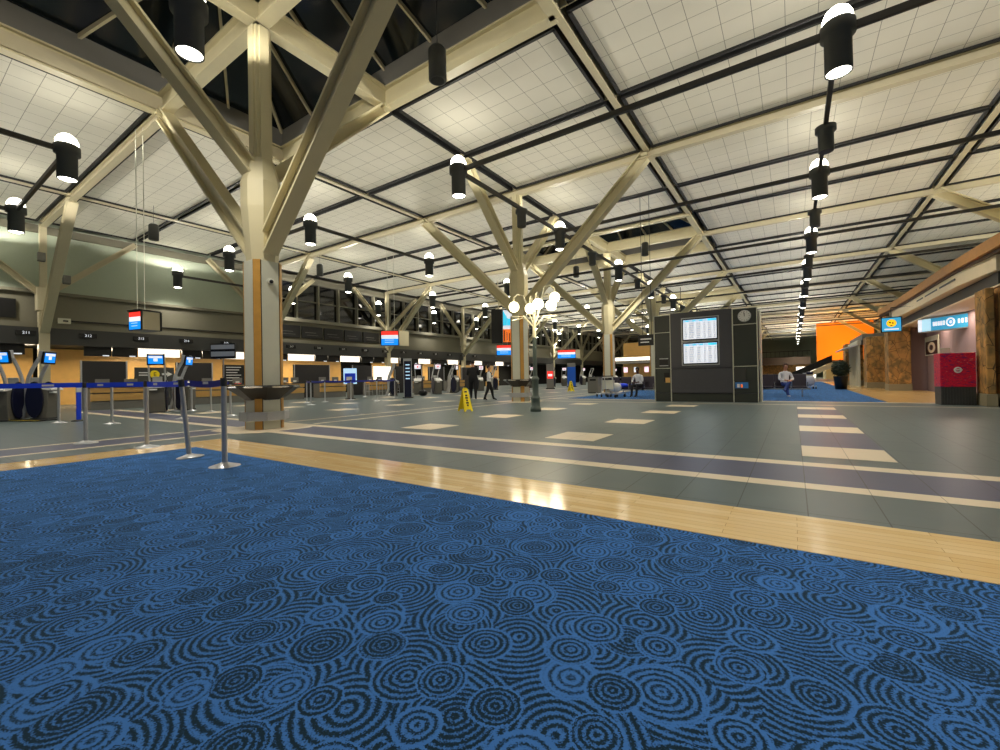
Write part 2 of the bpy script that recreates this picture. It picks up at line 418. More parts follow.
# skylights over every other tree
sk_n = {0: 'nearest the camera', 2: 'behind the information kiosk side of the second tree', 4: 'third from the camera', 6: 'fourth from the camera', 8: 'fifth from the camera'}
for q, sy in enumerate(skyY):
    x0, x1, y0, y1 = -15.85, -4.35, sy-TH, sy+TH
    e = empty('skylight', ((x0+x1)/2, sy, CZ), 'cream framed glass skylight in the ceiling, ' + ['over the nearest tree column', 'over the third tree column', 'over the fifth tree column', 'over the seventh tree column', 'over the ninth tree column'][q], 'skylight', 'roof skylights')
    cx, cy = (x1-x0)/2, TH
    fr = MB(cream)
    for (a, b_) in (((-cx, -cy), (cx, -cy)), ((cx, -cy), (cx, cy)), ((cx, cy), (-cx, cy)), ((-cx, cy), (-cx, -cy))):
        fr.ibeam((*a, .13), (*b_, .13), .28, .62, .05)
    fr.build('perimeter_beam', e)
    cb = MB(cream)
    cb.ibeam((-cx, 0, .13), (cx, 0, .13), .3, .6, .05); cb.ibeam((0, -cy, .13), (0, cy, .13), .3, .6, .05); cb.build('cross_beam', e)
    cu = MB(greyp)
    for (a, b_) in (((-cx, -cy), (cx, -cy)), ((cx, -cy), (cx, cy)), ((cx, cy), (-cx, cy)), ((-cx, cy), (-cx, -cy))):
        cu.bar((*a, .75), (*b_, .75), .08, .7)
    cu.build('curb', e)
    R = 3.0; rx = 2.2; gb = 1.1
    gl = MB(glassk)
    C = [(-cx, -cy, gb), (cx, -cy, gb), (cx, cy, gb), (-cx, cy, gb)]; A, B = (-rx, 0, R), (rx, 0, R)
    gl.add(C+[A, B], [(0, 1, 5, 4), (1, 2, 5), (2, 3, 4, 5), (3, 0, 4)]); gl.build('glazing', e)
    mu = MB(creamd)
    for a, b_ in ((C[0], A), (C[3], A), (C[1], B), (C[2], B), (A, B)): mu.bar(Vector(a)-Vector((0, 0, .08)), Vector(b_)-Vector((0, 0, .08)), .09, .14)
    for i in range(1, 6):
        x = -cx+2*cx*i/6; xt = max(-rx, min(rx, x*.6))
        for s_ in (-1, 1): mu.bar((x, s_*cy, gb-.06), (xt, 0, R-.06), .07, .12)
    for i in range(1, 4):
        y = -cy+2*cy*i/4
        for s_, t in ((-1, A), (1, B)): mu.bar((s_*cx, y, gb-.06), (t[0], 0, R-.06), .07, .12)
    mu.build('mullion', e)

# ---- left wall
wl = MB(wallg, wallk, dgrey)
YW = 17.2
wl.box(-32.6, -32.2, -14, YW, 6.0, 9.9, 0); wl.box(-33.2, -32.6, -14, YFAR, 9.0, 9.95, 1)
wl.box(-32.5, -32.1, -14, YFAR, 4.35, 5.85, 1)
wl.box(-32.55, -31.9, -14, YFAR, 5.85, 6.0, 1)
wl.box(-32.5, -31.7, -14, YFAR, 4.05, 4.33, 1)
wl.box(-32.5, -31.5, -14, YFAR, 3.3, 4.05, 2)
wl.box(-35, -31.5, -14, YFAR, 3.2, 3.3, 2)
wl.box(-32.6, -32.1, -14, YFAR, 9.0, 9.4, 1)
struct(wl.build('wall_left'))
wi = MB(tan, greyp, litw, deck)
wi.box(-36, -35, -14, YFAR, 0, 3.3, 3)
struct(wi.build('wall_back'))
# window band: mullions and panes
wf = MB(mat('window_frame_grey', (128, 124, 108), .6)); wd = MB(glassd)
y = YW; n = 0
while y < YFAR:
    wf.box(-32.25, -31.95, y-.07, y+.07, 6, 9.0); wf.box(-32.2, -32.0, y, y+1.88, 7.42, 7.5)
    y += 1.883
wf.box(-32.3, -31.9, YW, YFAR, 8.85, 9.0); wf.box(-32.3, -31.8, YW, YFAR, 5.75, 6.02)
win = struct(wd.box(-32.3, -32.25, YW, YFAR, 6, 9).build('window_1')); fo = wf.build('window_frame', win)
# far end wall, right wall
we = MB(wallg, mat('orange_wall', (236, 140, 30), .8), mat('brown_dark', (74, 58, 44), .8), litw)
we.box(-36, 12, YFAR, YFAR+.5, 0, 12, 0)
struct(we.build('wall_back'))
wr = MB(wallg); wr.box(11.7, 12, 16, YFAR, 0, 9.5); struct(wr.build('wall_right'))

# ================================================================ TREE COLUMNS
def beam_strut(mb, a, b, w, h):
    """I-section strut from column to ceiling"""
    mb.ibeam(a, b, w, h, .05); return mb
def tree(label, x, y, z_low=4.1, group='tree columns down the middle of the hall', full=True):
    e = empty('tree_column', (x, y, 0), label, 'column', group)
    co = MB(panelw)
    co.prism([(-.305, -.2), (-.2, -.305), (.2, -.305), (.305, -.2), (.305, .2), (.2, .305), (-.2, .305), (-.305, .2)], 'z', 0, 3.8)
    co.build('post_core', e)
    if full:
        wo = MB(woodc)
        for sx in (-1, 1):
            for sy in (-1, 1):
                p = Vector((sx*.255, sy*.255, 0)); d = Vector((-sx, sy, 0)).normalized()
                wo.bar(p, p+Vector((0, 0, 3.8)), .15, .06, 0, (sx, sy, 0))
        wo.build('wood_strip', e)
        pn = MB(panelw)
        for a in range(4):
            pn.T = Matrix.Rotation(a*PI/2, 4, 'Z'); pn.box(.295, .328, -.193, .193, .0, 3.8)
        pn.build('cladding_panel', e, .006)
        gv = MB(black)
        for a in range(4):
            gv.T = Matrix.Rotation(a*PI/2, 4, 'Z')
            for q in (-1, 1): gv.box(.29, .32, q*.202-.008, q*.202+.008, 0, 3.8)
        gv.build('shadow_gap', e)
        le = MB(black, chrome)
        def octa(r): return [(r*math.cos(PI/8+k*PI/4), r*math.sin(PI/8+k*PI/4)) for k in range(8)]
        o1, o2, o3 = octa(.74), octa(.76), octa(.38)
        V = [(*p, .99) for p in o1] + [(*p, .95) for p in o2] + [(*p, .93) for p in o1] + [(*p, .66) for p in o3]
        F = [tuple(range(8))]
        for j in range(3): F += [(j*8+i, j*8+(i+1) % 8, (j+1)*8+(i+1) % 8, (j+1)*8+i) for i in range(8)]
        F.append(tuple(range(24, 32)))
        le.add(V, F, 0); le.lathe([(.76, .935), (.785, .955), (.76, .975)], 8, 1, smooth=False)
        lo = le.build('ledge', e); lo.rotation_euler.z = PI/8*0
        ri = MB(steel)
        for k in range(8):
            ri.T = Matrix.Rotation(k*PI/4, 4, 'Z'); ri.box(.43, .48, -.19, .19, .2, .4); ri.box(.32, .45, -.02, .02, .26, .34)
        ri.build('bumper_ring', e, .01)
        MB(stripem).prism([(-.9, -.55), (-.55, -.9), (.55, -.9), (.9, -.55), (.9, .55), (.55, .9), (-.55, .9), (-.9, .55)], 'z', .001, .006).build('base_inlay', e)
    hb = MB(cream)
    V = []
    rings_ = [(.31, 3.8), (.33, 4.1), (.40, 5.0), (.40, 5.6), (.26, 6.15)]
    for r_, z in rings_:
        for k in range(8): a = PI/8+k*PI/4; V.append((r_*1.06*math.cos(a), r_*1.06*math.sin(a), z))
    F = [(j*8+i, j*8+(i+1) % 8, (j+1)*8+(i+1) % 8, (j+1)*8+i) for j in range(len(rings_)-1) for i in range(8)]
    hb.add(V, F+[tuple(range(8)), tuple(range(32, 40))]); hb.build('hub', e)
    up_ = MB(cream); up_.bar((0, 0, 6), (0, 0, CZ-.25), .34, .34); 
    for a in range(4): up_.T = Matrix.Rotation(a*PI/2, 4, 'Z'); up_.bar((.19, 0, 6), (.19, 0, CZ-.25), .2, .05, 0, (1, 0, 0))
    up_.build('upper_post', e)
    for dx, dy, zl in ((5.75, 0, z_low), (-5.75, 0, z_low), (0, TH, 5.85), (0, -TH, 5.85)):
        d = Vector((dx, dy, 0)).normalized()
        st = MB(cream); a = Vector((0, 0, zl))+d*.22; b_ = Vector((dx, dy, CZ-.2))-d*.1
        st.ibeam(a, b_, .34, .42 if abs(dx) > 1 else .32, .05)
        st.bar(b_+Vector((0, 0, .02))-d*.1, b_+Vector((0, 0, .02))+d*.12, .42, .1)
        st.build('strut', e)
    return e
tnames = ['nearest tree-like cream column, with security camera, left of centre', 'second cream tree column, behind the globe street lamp', 'third cream tree column, behind the luggage cart',
          'fourth cream tree column, just left of the information kiosk', 'fifth cream tree column, far beyond the kiosk', 'sixth cream tree column down the hall', 'seventh cream tree column down the hall',
          'eighth cream tree column, far away in the hall', 'ninth cream tree column, far away in the hall', 'tenth and farthest cream tree column']
trees = [tree(tnames[k], -10.1, YB+YS*k, full=k < 5) for k in range(10)]
# security camera dome on the first column
cc = MB(panelw, black); cc.lathe([(0, .02), (.07, .02), (.075, 0), (.075, -.08), (.05, -.1), (0, -.1)], 16, 0); cc.sphere((0, 0, .03), .045, 12, 1)
co = cc.build('security_camera', None); co.matrix_world = Matrix.Translation((-9.75, 5.2, 3.33)) @ Matrix.Rotation(PI/2, 4, 'Y')
tag(co, 'small round security camera on the nearest cream column', 'camera')
# wall-side trees
def wall_tree(k, y):
    e = empty('wall_tree_column', (-31.6, y, 0), '%s cream wall column with spreading struts along the check-in wall' % ORD[k], 'column', 'wall columns')
    MB(creamd).box(-.2, .2, -.2, .2, 0, 5.2).build('post', e, .02)
    MB(creamd).bar((0, 0, 5.2), (0, 0, CZ-.1), .26, .26).build('upper_post', e)
    MB(creamd).box(-.27, .27, -.27, .27, 4.9, 6.1).build('hub', e, .03)
    for dx, dy, zl, w_ in ((5.6, 0, 3.9, .36), (0, TH, 5.8, .28), (0, -TH, 5.8, .28)):
        d = Vector((dx, dy, 0)).normalized(); MB(creamd).ibeam(Vector((0, 0, zl))+d*.15, Vector((dx, dy, CZ-.25)), w_, w_, .05).build('strut', e)
for k in range(9): wall_tree(k, YB+YS*k)
def right_tree(k, y):
    e = empty('wall_tree_column', (11.35, y, 0), '%s cream strut column rising behind the shop fronts on the right' % ORD[k], 'column', 'columns behind the shops')
    MB(cream).box(-.3, .3, -.3, .3, 0, CZ-.1).build('post', e, .02)
    MB(cream).ibeam((-.2, 0, 5), (-5.75, 0, CZ-.2), .36, .42, .05).build('strut', e)
for k in range(1, 9): right_tree(k-1, YB+YS*k)

# ================================================================ HALL LIGHTS
ZR = 7.45
def make_light():
    e = empty('ceiling_light', (0, 0, 0), 'x', 'light', 'black cylinder ceiling lights')
    h = MB(blackm); h.lathe([(.2, -.5), (.205, -.52), (.225, -.52), (.225, .18), (.29, .2), (.29, .42), (.26, .46), (.2, .46)], 24)
    h.build('housing', e)
    MB(lampm).lathe([(.255, .44), (.25, .56), (.2, .68), (.11, .76), (.0, .79)], 20).build('dome', e)
    MB(lampm).lathe([(0, -.515), (.1, -.545), (.2, -.5)], 20).build('lens', e)
    return e
def make_can():
    e = empty('ceiling_speaker', (0, 0, 0), 'x', 'speaker', 'unlit black cans on the rails')
    MB(blackm).lathe([(0, -.42), (.17, -.42), (.18, -.4), (.18, .1), (.24, .12), (.24, .26), (.2, .28), (0, .28)], 20).build('housing', e)
    MB(black).lathe([(0, -.423), (.165, -.423)], 20).build('grille', e)
    return e
proto_l = make_light(); proto_c = make_can(); used = [False, False]
def uplight_data(W):
    """wide batwing uplight, as such fittings are made: intensity grows with the angle so the ceiling is lit evenly"""
    l = bpy.data.lights.new('lamp_up', 'POINT'); l.energy = W; l.color = WARM; l.shadow_soft_size = .22; l.use_nodes = True
    nt = l.node_tree; em = nt.nodes['Emission']
    tc = nt.nodes.new('ShaderNodeTexCoord'); s_ = nt.nodes.new('ShaderNodeSeparateXYZ'); nt.links.new(tc.outputs['Normal'], s_.inputs[0])
    z = mth(nt, 'MAXIMUM', s_.outputs[2], .24)
    v = mth(nt, 'DIVIDE', 1, mth(nt, 'POWER', z, 2.7))
    nt.links.new(mth(nt, 'MULTIPLY', v, mth(nt, 'GREATER_THAN', s_.outputs[2], .05)), em.inputs[1])
    return l
def lamp_pair(x, y, z, k=1.0):
    o = bpy.data.objects.new('lamp_up', uplight_data(UPW*k)); sc.collection.objects.link(o); o.location = (x, y, z+.82)
    l = bpy.data.lights.new('lamp_down', 'AREA'); l.shape = 'DISK'; l.size = .4; l.energy = DNW*k; l.color = WARM
    l.spread = math.radians(140)
    o = bpy.data.objects.new('lamp_down', l); sc.collection.objects.link(o); o.location = (x, y, z-.62)
def put_light(x, y, label, lamp=1.0):
    if not used[0]: e = proto_l; used[0] = True
    else: e = copy_tree(proto_l)
    e.location = (x, y, ZR); e['label'] = label
    if lamp: lamp_pair(x, y, ZR, lamp)
def put_can(x, y, z, label, group='unlit black cans on the rails'):
    if not used[1]: e = proto_c; used[1] = True
    else: e = copy_tree(proto_c)
    e.location = (x, y, z); e['label'] = label; e['group'] = group
    return e
rows = {.85: 'the row over the right-hand walkway', -8.8: 'the row beside the tree columns', -17: 'the row left of the tree columns', -24.3: 'the row over the check-in counters', -30.9: 'the row along the check-in wall'}
LY = [3.3, 10.8, 18.1, 26.2] + [26.2+7.3*i for i in range(1, 14)]
for x, rn in rows.items():
    start = 1 if x in (.85,) else 0
    last = 15 if x == .85 else (12 if x > -20 else 9)
    n = 0
    for i, y in enumerate(LY[:last]):
        if i < start: continue
        k = (1 if x > -30 else .5) if y < 60 else (2.4 if i < 12 else 5) * (i % 2 == 0)
        if x == -8.8 and i == 0:
            lab = 'lit black cylinder light hanging inside the nearest skylight'
        else:
            lab = 'lit black cylinder light, %s in %s' % (ORD[n], rn); n += 1
        put_light(x, y, lab, k)
for x, y, t in ((.85, 3.3, 'overhead right'), (-8.8, -4.2, 'behind centre'), (-17, -4.2, 'behind left')):
    put_light(x, y, 'lit black cylinder ceiling light above the foreground carpet, %s of the camera' % t, .8)
for i, y in enumerate((3.3, 10.8, 18.1, 26.2, 33.5)):
    put_light(10.4, y, 'lit black cylinder light, %s above the shop roofs off to the right' % ORD[i])
# rails
def rail(a, b, label, grp):
    r_ = MB(rodm); r_.bar(a, b, .1, .13); o = r_.build('lighting_rail', None); tag(o, label, 'rail', grp)
ZZ = ZR+.3
for i, y in enumerate(LY[:11]):
    if i == 0: rail((-24.3, y, ZZ), (-17, y, ZZ), 'black rail joining the two nearest lights over the check-in side', 'rails across the hall')
    elif i == 1:
        rail((-8.8, y, ZZ), (11.5, y, ZZ), 'black cross rail nearest the camera over the walkway', 'rails across the hall')
        rail((-24.3, y, ZZ), (-17, y, ZZ), 'black rail joining two lights behind the nearest tree column', 'rails across the hall')
    else: rail((-17 if i < 3 else -24.3, y, ZZ), (11.5, y, ZZ), '%s black cross rail from the camera over the walkway' % ORD[i-1], 'rails across the hall')
for x in (.85, -8.8): rail((x, 10.8, ZZ), (x, LY[11], ZZ), 'long black rail running down ' + rows[x], 'rails along the hall')
rail((-17, -4.2, ZZ), (-17, 3.3, ZZ), 'black rail reaching in at the upper left edge to the nearest left light', 'rails along the hall')
rail((-17, 10.8, ZZ), (-17, 18.3, ZZ), 'black rail linking two lights over the check-in queue', 'rails along the hall')
rail((-24.3, -4.2, ZZ), (-24.3, 3.3, ZZ), 'black rail at the left edge leading to the light over the counters', 'rails along the hall')
rail((-30.9, 11, ZZ-.1), (-30.9, 18.3, ZZ-.1), 'thin black rail in front of the pale green wall', 'rails along the hall')
for i in range(1, 9):
    y = LY[i]+3.9
    for x, n_ in ((-8.8, 'tree-side rail'), (.85, 'walkway rail')):
        put_can(x, y, ZR, 'unlit black can, %s from the camera on the %s' % (ORD[i-1], n_))
put_can(-30.9, 14.8, ZR, 'small dark box speaker at the end of the rail by the green wall')
# cans on cables in the skylights
for x, y, z, t in ((-6.5, 7.3, 8.15, 'under the nearest skylight'), (-12.1, 27.3, 8.2, 'left under the second skylight'), (-6.9, 25.2, 8.3, 'right under the second skylight'), (-24.7, 7.7, 8.2, 'before the green wall'), (-25, 16.5, 8.2, 'in front of the dark windows')):
    e = empty('hanging_speaker', (x, y, z), 'black cylinder hanging on a cable ' + t, 'speaker', 'hanging black cylinders')
    MB(blackm).lathe([(0, -.38), (.16, -.38), (.2, -.36), (.2, .3), (.15, .37), (0, .38)], 20).build('housing', e)
    MB(black).lathe([(0, -.384), (.15, -.384)], 20).build('grille', e)
    MB(black).tube([(0, 0, .38), (0, 0, CZ-z if x < -20 else 2.0)], .008, 6).build('cable', e)

# ================================================================ STANCHIONS
def stanchion(x, y, label, tilt=0, h=1.12, grp='steel queue posts'):
    e = empty('queue_post', (x, y, 0), label, 'post', grp)
    MB(steel).lathe([(0, .0), (.175, .0), (.18, .008), (.17, .018), (.06, .05), (.04, .06), (0, .06)], 28).build('base', e)
    MB(steel).lathe([(.031, .05), (.031, h-.1)], 18).build('pole', e)
    MB(dgrey).lathe([(0, h), (.036, h), (.038, h-.01), (.038, h-.1), (.031, h-.105)], 18).build('belt_head', e, 0)
    if tilt: e.rotation_euler = (math.radians(tilt*.56), math.radians(-tilt*.83), 0)
    return e
def belt(e, dx, dy, m=None, z=1.06, sag=.0, patches=True, dz=0):
    n = 10; bm_ = MB(m or blue); L = Vector((dx, dy, dz)); L = L*(1-.042/L.length); sd = Vector((-dy, dx, 0)).normalized()*.0015; V = []
    for i in range(n+1):
        t = i/n; p = L*t + Vector((0, 0, z-sag*4*t*(1-t)))
        for s_ in (sd, -sd):
            for q in (-.042, .042): V.append(p+s_+Vector((0, 0, q)))
    F = []
    for i in range(n):
        a = i*4
        F += [(a, a+1, a+5, a+4), (a+2, a+6, a+7, a+3), (a+1, a+3, a+7, a+5), (a, a+4, a+6, a+2)]
    bm_.add(V, F); bo = bm_.build('belt', e)
    if patches:
        pm = MB(white); nn = max(1, int(L.length/.75))
        for i in range(nn):
            c = L*((i+.5)/nn) + Vector((0, 0, z-.0)); u = L.normalized(); 
            for sgn in (-1, 1): pm.bar(c-u*.09+sd*2*sgn, c+u*.09+sd*2*sgn, .001, .032)
        pm.build('belt_logo', bo)
P = [(-5.93, 2.55), (-7.11, 2.6), (-8.91, 2.65), (-10.69, 2.28), (-12.2, .6)]
sa = stanchion(*P[0], 'nearest steel queue post, carrying a small white sign on top')
MB(steel).tube([(0, 0, 1.1), (0, 0, 1.42)], .008, 8).build('sign_pole', sa)
sg = MB(black, white)
ca = math.atan2(-.56, .83)
sg.T = Matrix.Translation((0, 0, 1.38)) @ Matrix.Rotation(.55, 4, 'Z')
sg.box(-.16, .16, -.008, .008, -.02, .17, 0); sg.box(-.15, .15, -.014, -.009, .1, .155, 1); sg.box(-.15, .15, -.014, -.009, .01, .07, 1)
sg.build('sign_frame', sa)
sb = stanchion(*P[1], 'leaning steel queue post on the carpet corner, second from the right', tilt=5.5)
scp = stanchion(*P[2], 'steel queue post standing on the wooden border')
sd_ = stanchion(*P[3], 'steel queue post on the grey tiles, left of the wooden border')
se = stanchion(*P[4], 'steel queue post just outside the left edge')
def bl(e, i, j, **k): belt(e, P[j][0]-P[i][0], P[j][1]-P[i][1], **k)
bl(sa, 0, 1, m=mat('belt_navy', (14, 34, 150), .5), sag=.02); bl(scp, 2, 1, sag=.01); bl(scp, 2, 3); bl(sd_, 3, 4, z=1.07)
far_posts = [(-15.37, 3.81, 'steel post right of the blue post, in front of a wood counter'), (-17.45, 3.16, 'steel post beside the left pair of check-in machines'), (-15.26, 5.4, 'steel post behind the leaning post'), (-24.24+2.5, 6.4, 'small steel post before the first wood counter'),
             (-20.12, 6.88, 'steel post between two check-in machines'), (-19.34, 7.17, 'steel post right of the fourth check-in machine'), (-17.84, 7.23, 'steel post before the second wood counter'), (-14.94, 6.62, 'steel post behind the nearest sign post'),
             (-19.99, 12.37, 'left one of three posts just right of the nearest column'), (-18.06, 11.37, 'middle one of three posts just right of the nearest column'), (-19.88, 13.3, 'right one of three posts just right of the nearest column'),
             (-20.28, 15.17, 'steel post in front of the blue notice stand'), (-22.95, 18.24, 'steel post left of the stools'), (-17.71, 14.82, 'steel post in front of the third counter'), (-19.49, 17.64, 'steel post left of the dark totem')]
fp = [stanchion(x, y, l, grp='far queue posts') for x, y, l in far_posts]
for i, j in ((0, 2), (4, 5), (5, 6), (2, 7), (8, 9), (9, 10), (10, 11), (11, 13), (13, 14)):
    belt(fp[i], far_posts[j][0]-far_posts[i][0], far_posts[j][1]-far_posts[i][1], m=MAT['belt_navy'], patches=False, sag=.03)
e = empty('blue_post', (-17.77, 3.64, 0), 'slim bright blue queue post with a white patch', 'post')
MB(black).lathe([(0, 0), (.17, 0), (.17, .02), (.03, .05), (0, .05)], 20).build('base', e)
MB(blue, white).box(-.05, .05, -.05, .05, .04, 1.12, 0).box(-.053, .053, -.053, .053, .86, 1.0, 1).build('pole', e, .01)

# ================================================================ SELF CHECK-IN MACHINES
def checkin(x, y, rz, label, scr=None, grp='self check-in machines'):
    """faces local -y; spine arm rises behind and leans forward over the top"""
    e = empty('checkin_machine', (x, y, 0), label, 'check-in machine', grp, rz)
    b = MB(mat('cabinet_grey', (98, 96, 88), .45), dgrey)
    b.prism([(-.22, .05), (-.27, .5), (-.25, .95), (.12, 1.0), (.16, .5), (.14, .05)], 'x', -.27, .27, 0)
    b.box(-.28, .28, -.26, .2, 0, .06, 1); b.build('cabinet', e, .02)
    t = MB(white, black); t.prism([(-.36, .93), (-.36, .98), (-.02, 1.16), (.1, 1.12), (.1, .95)], 'x', -.26, .26, 0)
    t.box(-.2, .2, -.28, -.22, .99, 1.0, 1); t.box(-.18, .05, -.37, -.25, .84, .9, 0); t.build('tray', e, .01)
    for sx in (-1, 1):
        s_ = MB(navy); pts = []
        for k in range(20):
            a = 2*PI*k/20; pts.append((.06+.23*math.cos(a), .64+.58*math.sin(a)))
        s_.prism(pts, 'x', sx*.3-.025, sx*.3+.025); s_.build('side_panel', e, .01)
    a_ = MB(steel)
    pts = [(0, .42, .05), (0, .3, .5), (0, .3, 1.0), (0, .24, 1.35), (0, .1, 1.7), (0, -.06, 1.98), (0, -.1, 2.2)]
    for sx in (-.24, .24):
        for p, q in zip(pts, pts[1:]): a_.bar(Vector(p)+Vector((sx, 0, 0)), Vector(q)+Vector((sx, 0, 0)), .05, .1)
    for p, q in zip(pts[:3], pts[1:4]): a_.bar(p, q, .3, .04)
    a_.bar((-.24, -.08, 2.15), (.24, -.08, 2.15), .05, .05); a_.build('arm', e, .01)
    s_ = MB(black, *(scr or (bluem, whitem, whitem)))
    s_.T = Matrix.Translation((0, -.14, 1.98)) @ Matrix.Rotation(.12, 4, 'X')
    s_.box(-.26, .26, -.03, .03, -.2, .2, 0); s_.box(-.22, .22, -.036, -.031, -.15, .15, 1)
    s_.box(-.2, .2, -.042, -.037, .06, .14, 2); s_.lathe([(0, 0), (.06, 0)], 12, 3)
    s_.box(-.06, .06, -.042, -.037, -.06, .05, 3)
    s_.build('screen', e)
    s_ = e
    return e
checkin(-20.3, 2.5, math.radians(42), 'check-in machine at the left edge, back to back with its neighbour')
checkin(-20.1, 3.3, math.radians(138), 'check-in machine of the left pair, blue screen turned right')
m_ = MB(black, yellow); m_.box(-.7, .7, -.3, .3, 0, .03, 0)
for i in range(4): m_.prism([(-.62+i*.36, -.3), (-.44+i*.36, -.3), (-.34+i*.36, -.2), (-.52+i*.36, -.2)], 'z', .03, .032, 1)
o = m_.build('floor_mat', None); o.location = (-19.6, 2.95, 0.003); o.rotation_euler.z = math.radians(20); tag(o, 'black and yellow striped mat under the left check-in machines', 'mat')
checkin(-19.8, 6.2, math.radians(66), 'check-in machine in front of the yellow circle board, screen facing the camera')
checkin(-20.3, 7.3, math.radians(132), 'check-in machine seen side-on behind the leaning queue post')
pink = (whitem, pinkm, redm)
rowm = [(-22.6, 20.3, 35, 'left of the dark totem'), (-22.3, 22.4, 200, 'with a curved arm beside the dark totem'), (-21.6, 23.6, 40, 'with a pink screen right of the curved arm'), (-21.6, 25.4, 60, 'left of the wet floor sign'), (-22.6, 26.9, 200, 'left of the man in black'), (-22.6, 30.2, 50, 'between the two walkers'), (-22.6, 32.4, 200, 'right of the walking woman'),
        (-22.4, 36.0, 45, 'hidden partly by the second column'), (-22.6, 39.0, 200, 'left of the red and white sign'), (-22.4, 43.5, 45, 'right of the red and white sign'), (-22.4, 46.5, 200, 'left of the blue sign tower'), (-22.4, 52, 45, 'right of the blue sign tower'), (-22.4, 55, 200, 'behind the small yellow sign'), (-22.4, 60, 45, 'near the grey bin'), (-22.4, 64, 200, 'beyond the grey bin')]
for q, (x, y, a, l) in enumerate(rowm): checkin(x, y, math.radians((150, 35, 75)[q % 3]), 'distant check-in machine ' + l, pink, 'distant check-in machines')

# ================================================================ COUNTERS
def counter(x, y0, y1, label):
    e = empty('checkin_counter', (x, (y0+y1)/2, 0), label, 'counter', 'check-in counters'); h = (y1-y0)/2
    MB(greyp).box(-.75, -.08, -h, h, 0, .93).box(-.1, 0, -h, h, 0, .34).build('carcass', e, .01)
    for z0, z1 in ((.38, .68), (.74, .95)):
        wv = MB(tan); n = 8
        pts = [(-.08, z0), (.02 if z0 < .5 else .05, z0), (.06, z1), (-.08, z1)]
        wv.prism(pts, 'y', -h, h); wv.build('wood_panel', e, .006)
    MB(dgrey).box(-.8, .1, -h-.04, h+.04, .95, .99).build('worktop', e, .008)
    for k, dy in enumerate((-h*.5, h*.5)):
        mo = empty('x', (0, 0, 0), '', ''); bpy.data.objects.remove(mo)
        s_ = MB(greyp, white); s_.box(-.5, -.46, dy-.24, dy+.24, 1.04, 1.34, 0); s_.box(-.56, -.4, dy-.1, dy+.1, .99, 1.02, 0); s_.box(-.5, -.47, dy-.03, dy+.03, 1.0, 1.1, 0); s_.box(-.455, -.45, dy-.1, dy+.1, 1.06, 1.16, 1)
        o = s_.build('monitor', None); o.location = e.location; tag(o, 'grey computer monitor, %s on the %s' % ('left one' if k == 0 else 'right one', label.replace('wood-fronted check-in ', '')), 'monitor', 'counter monitors')
cnt = [(5.5, 7.5, 'wood-fronted check-in counter behind the blue post'), (9.4, 12.4, 'wood-fronted check-in counter left of the nearest tree column'), (14.0, 15.3, 'short wood-fronted check-in counter glimpsed right of the nearest column'),
       (16.4, 18.3, 'wood-fronted check-in counter left of the blue notice stand'), (20.3, 22.0, 'wood-fronted check-in counter behind the stools'), (24.6, 26.6, 'wood-fronted check-in counter behind the dark totem'), (29, 31, 'wood-fronted check-in counter behind the walking man')]
for y0, y1, l in cnt: counter(-25, y0, y1, l)
# walls behind the counters: tan panels, dark partitions, glowing wall panels, black monitors
def ward(y0, y1, x, z0, z1, m, name, label, cat, grp, th=.12):
    o = MB(m).box(-th/2, th/2, 0, y1-y0, z0, z1).build(name, None, .01); o.location = (x, y0, 0); return tag(o, label, cat, grp)
ward(-10, 5.2, -34.2, 0, 3.15, tan, 'wood_wall_panel', 'tan wood wall panel behind the left check-in machines', 'wall panel', 'tan panels')
ward(5.7, 16.2, -34.2, 0, 3.15, tan, 'wood_wall_panel', 'long tan wood wall panel behind the first counters', 'wall panel', 'tan panels')
ward(16.8, 24.5, -34.2, 0, 3.15, tan, 'wood_wall_panel', 'tan wood wall panel right of the nearest column', 'wall panel', 'tan panels')
for k, (y0, y1) in enumerate(((28, 31.5), (35, 38), (41, 44), (47, 50), (54, 57))):
    ward(y0, y1, -34.2, 0, 3.15, tan, 'wood_wall_panel', 'narrow tan wall panel, %s beyond the long panels' % ORD[k], 'wall panel', 'tan panels')
parts = [(5.6, 7.25, 'left of the yellow circle board'), (9.3, 11.0, 'behind the fourth check-in machine'), (15.8, 18.4, 'just right of the nearest column'), (20.3, 22.1, 'behind the blue notice stand'), (24.4, 26.2, 'behind the stools'), (28.4, 30.4, 'behind the dark totem'), (33, 35.2, 'behind the walking woman')]
for y0, y1, l in parts:
    e = empty('partition', (-27, y0, 0), 'dark freestanding partition wall ' + l, 'partition', 'dark partitions')
    MB(mat('charcoal_panel', (40, 38, 38), .6)).box(-.08, .08, 0, y1-y0, 0, 2.2).build('panel', e, .01)
    MB(steel).box(.08, .1, -.02, .04, 0, 2.22).box(.08, .1, y1-y0-.04, y1-y0+.02, 0, 2.22).build('edge_strip', e)
# yellow circle board
e = empty('notice_board', (-26.4, 7.4, 0), 'dark board with a yellow circle and a white arrow', 'sign')
b = MB(dgrey, white, yellow, black)
b.box(-.05, .05, 0, 1.6, .0, 1.9, 0)
b.box(.05, .06, .15, .5, 1.62, 1.67, 1); b.box(.05, .06, .15, .5, 1.5, 1.55, 1)
b.T = Matrix.Translation((.055, .78, 1.56)) @ Matrix.Rotation(PI/2, 4, 'Y'); b.lathe([(0, 0), (.2, 0), (.2, .02), (0, .02)], 24, 2, smooth=False); b.T = Matrix()
b.prism([(1.08, 1.52), (1.3, 1.52), (1.3, 1.44), (1.52, 1.57), (1.3, 1.70), (1.3, 1.62), (1.08, 1.62)], 'x', .05, .065, 1)
b.build('board', e)
text('lettering', 'E', .26, black, e, (.085, .78, 1.56), (PI/2, 0, PI/2))
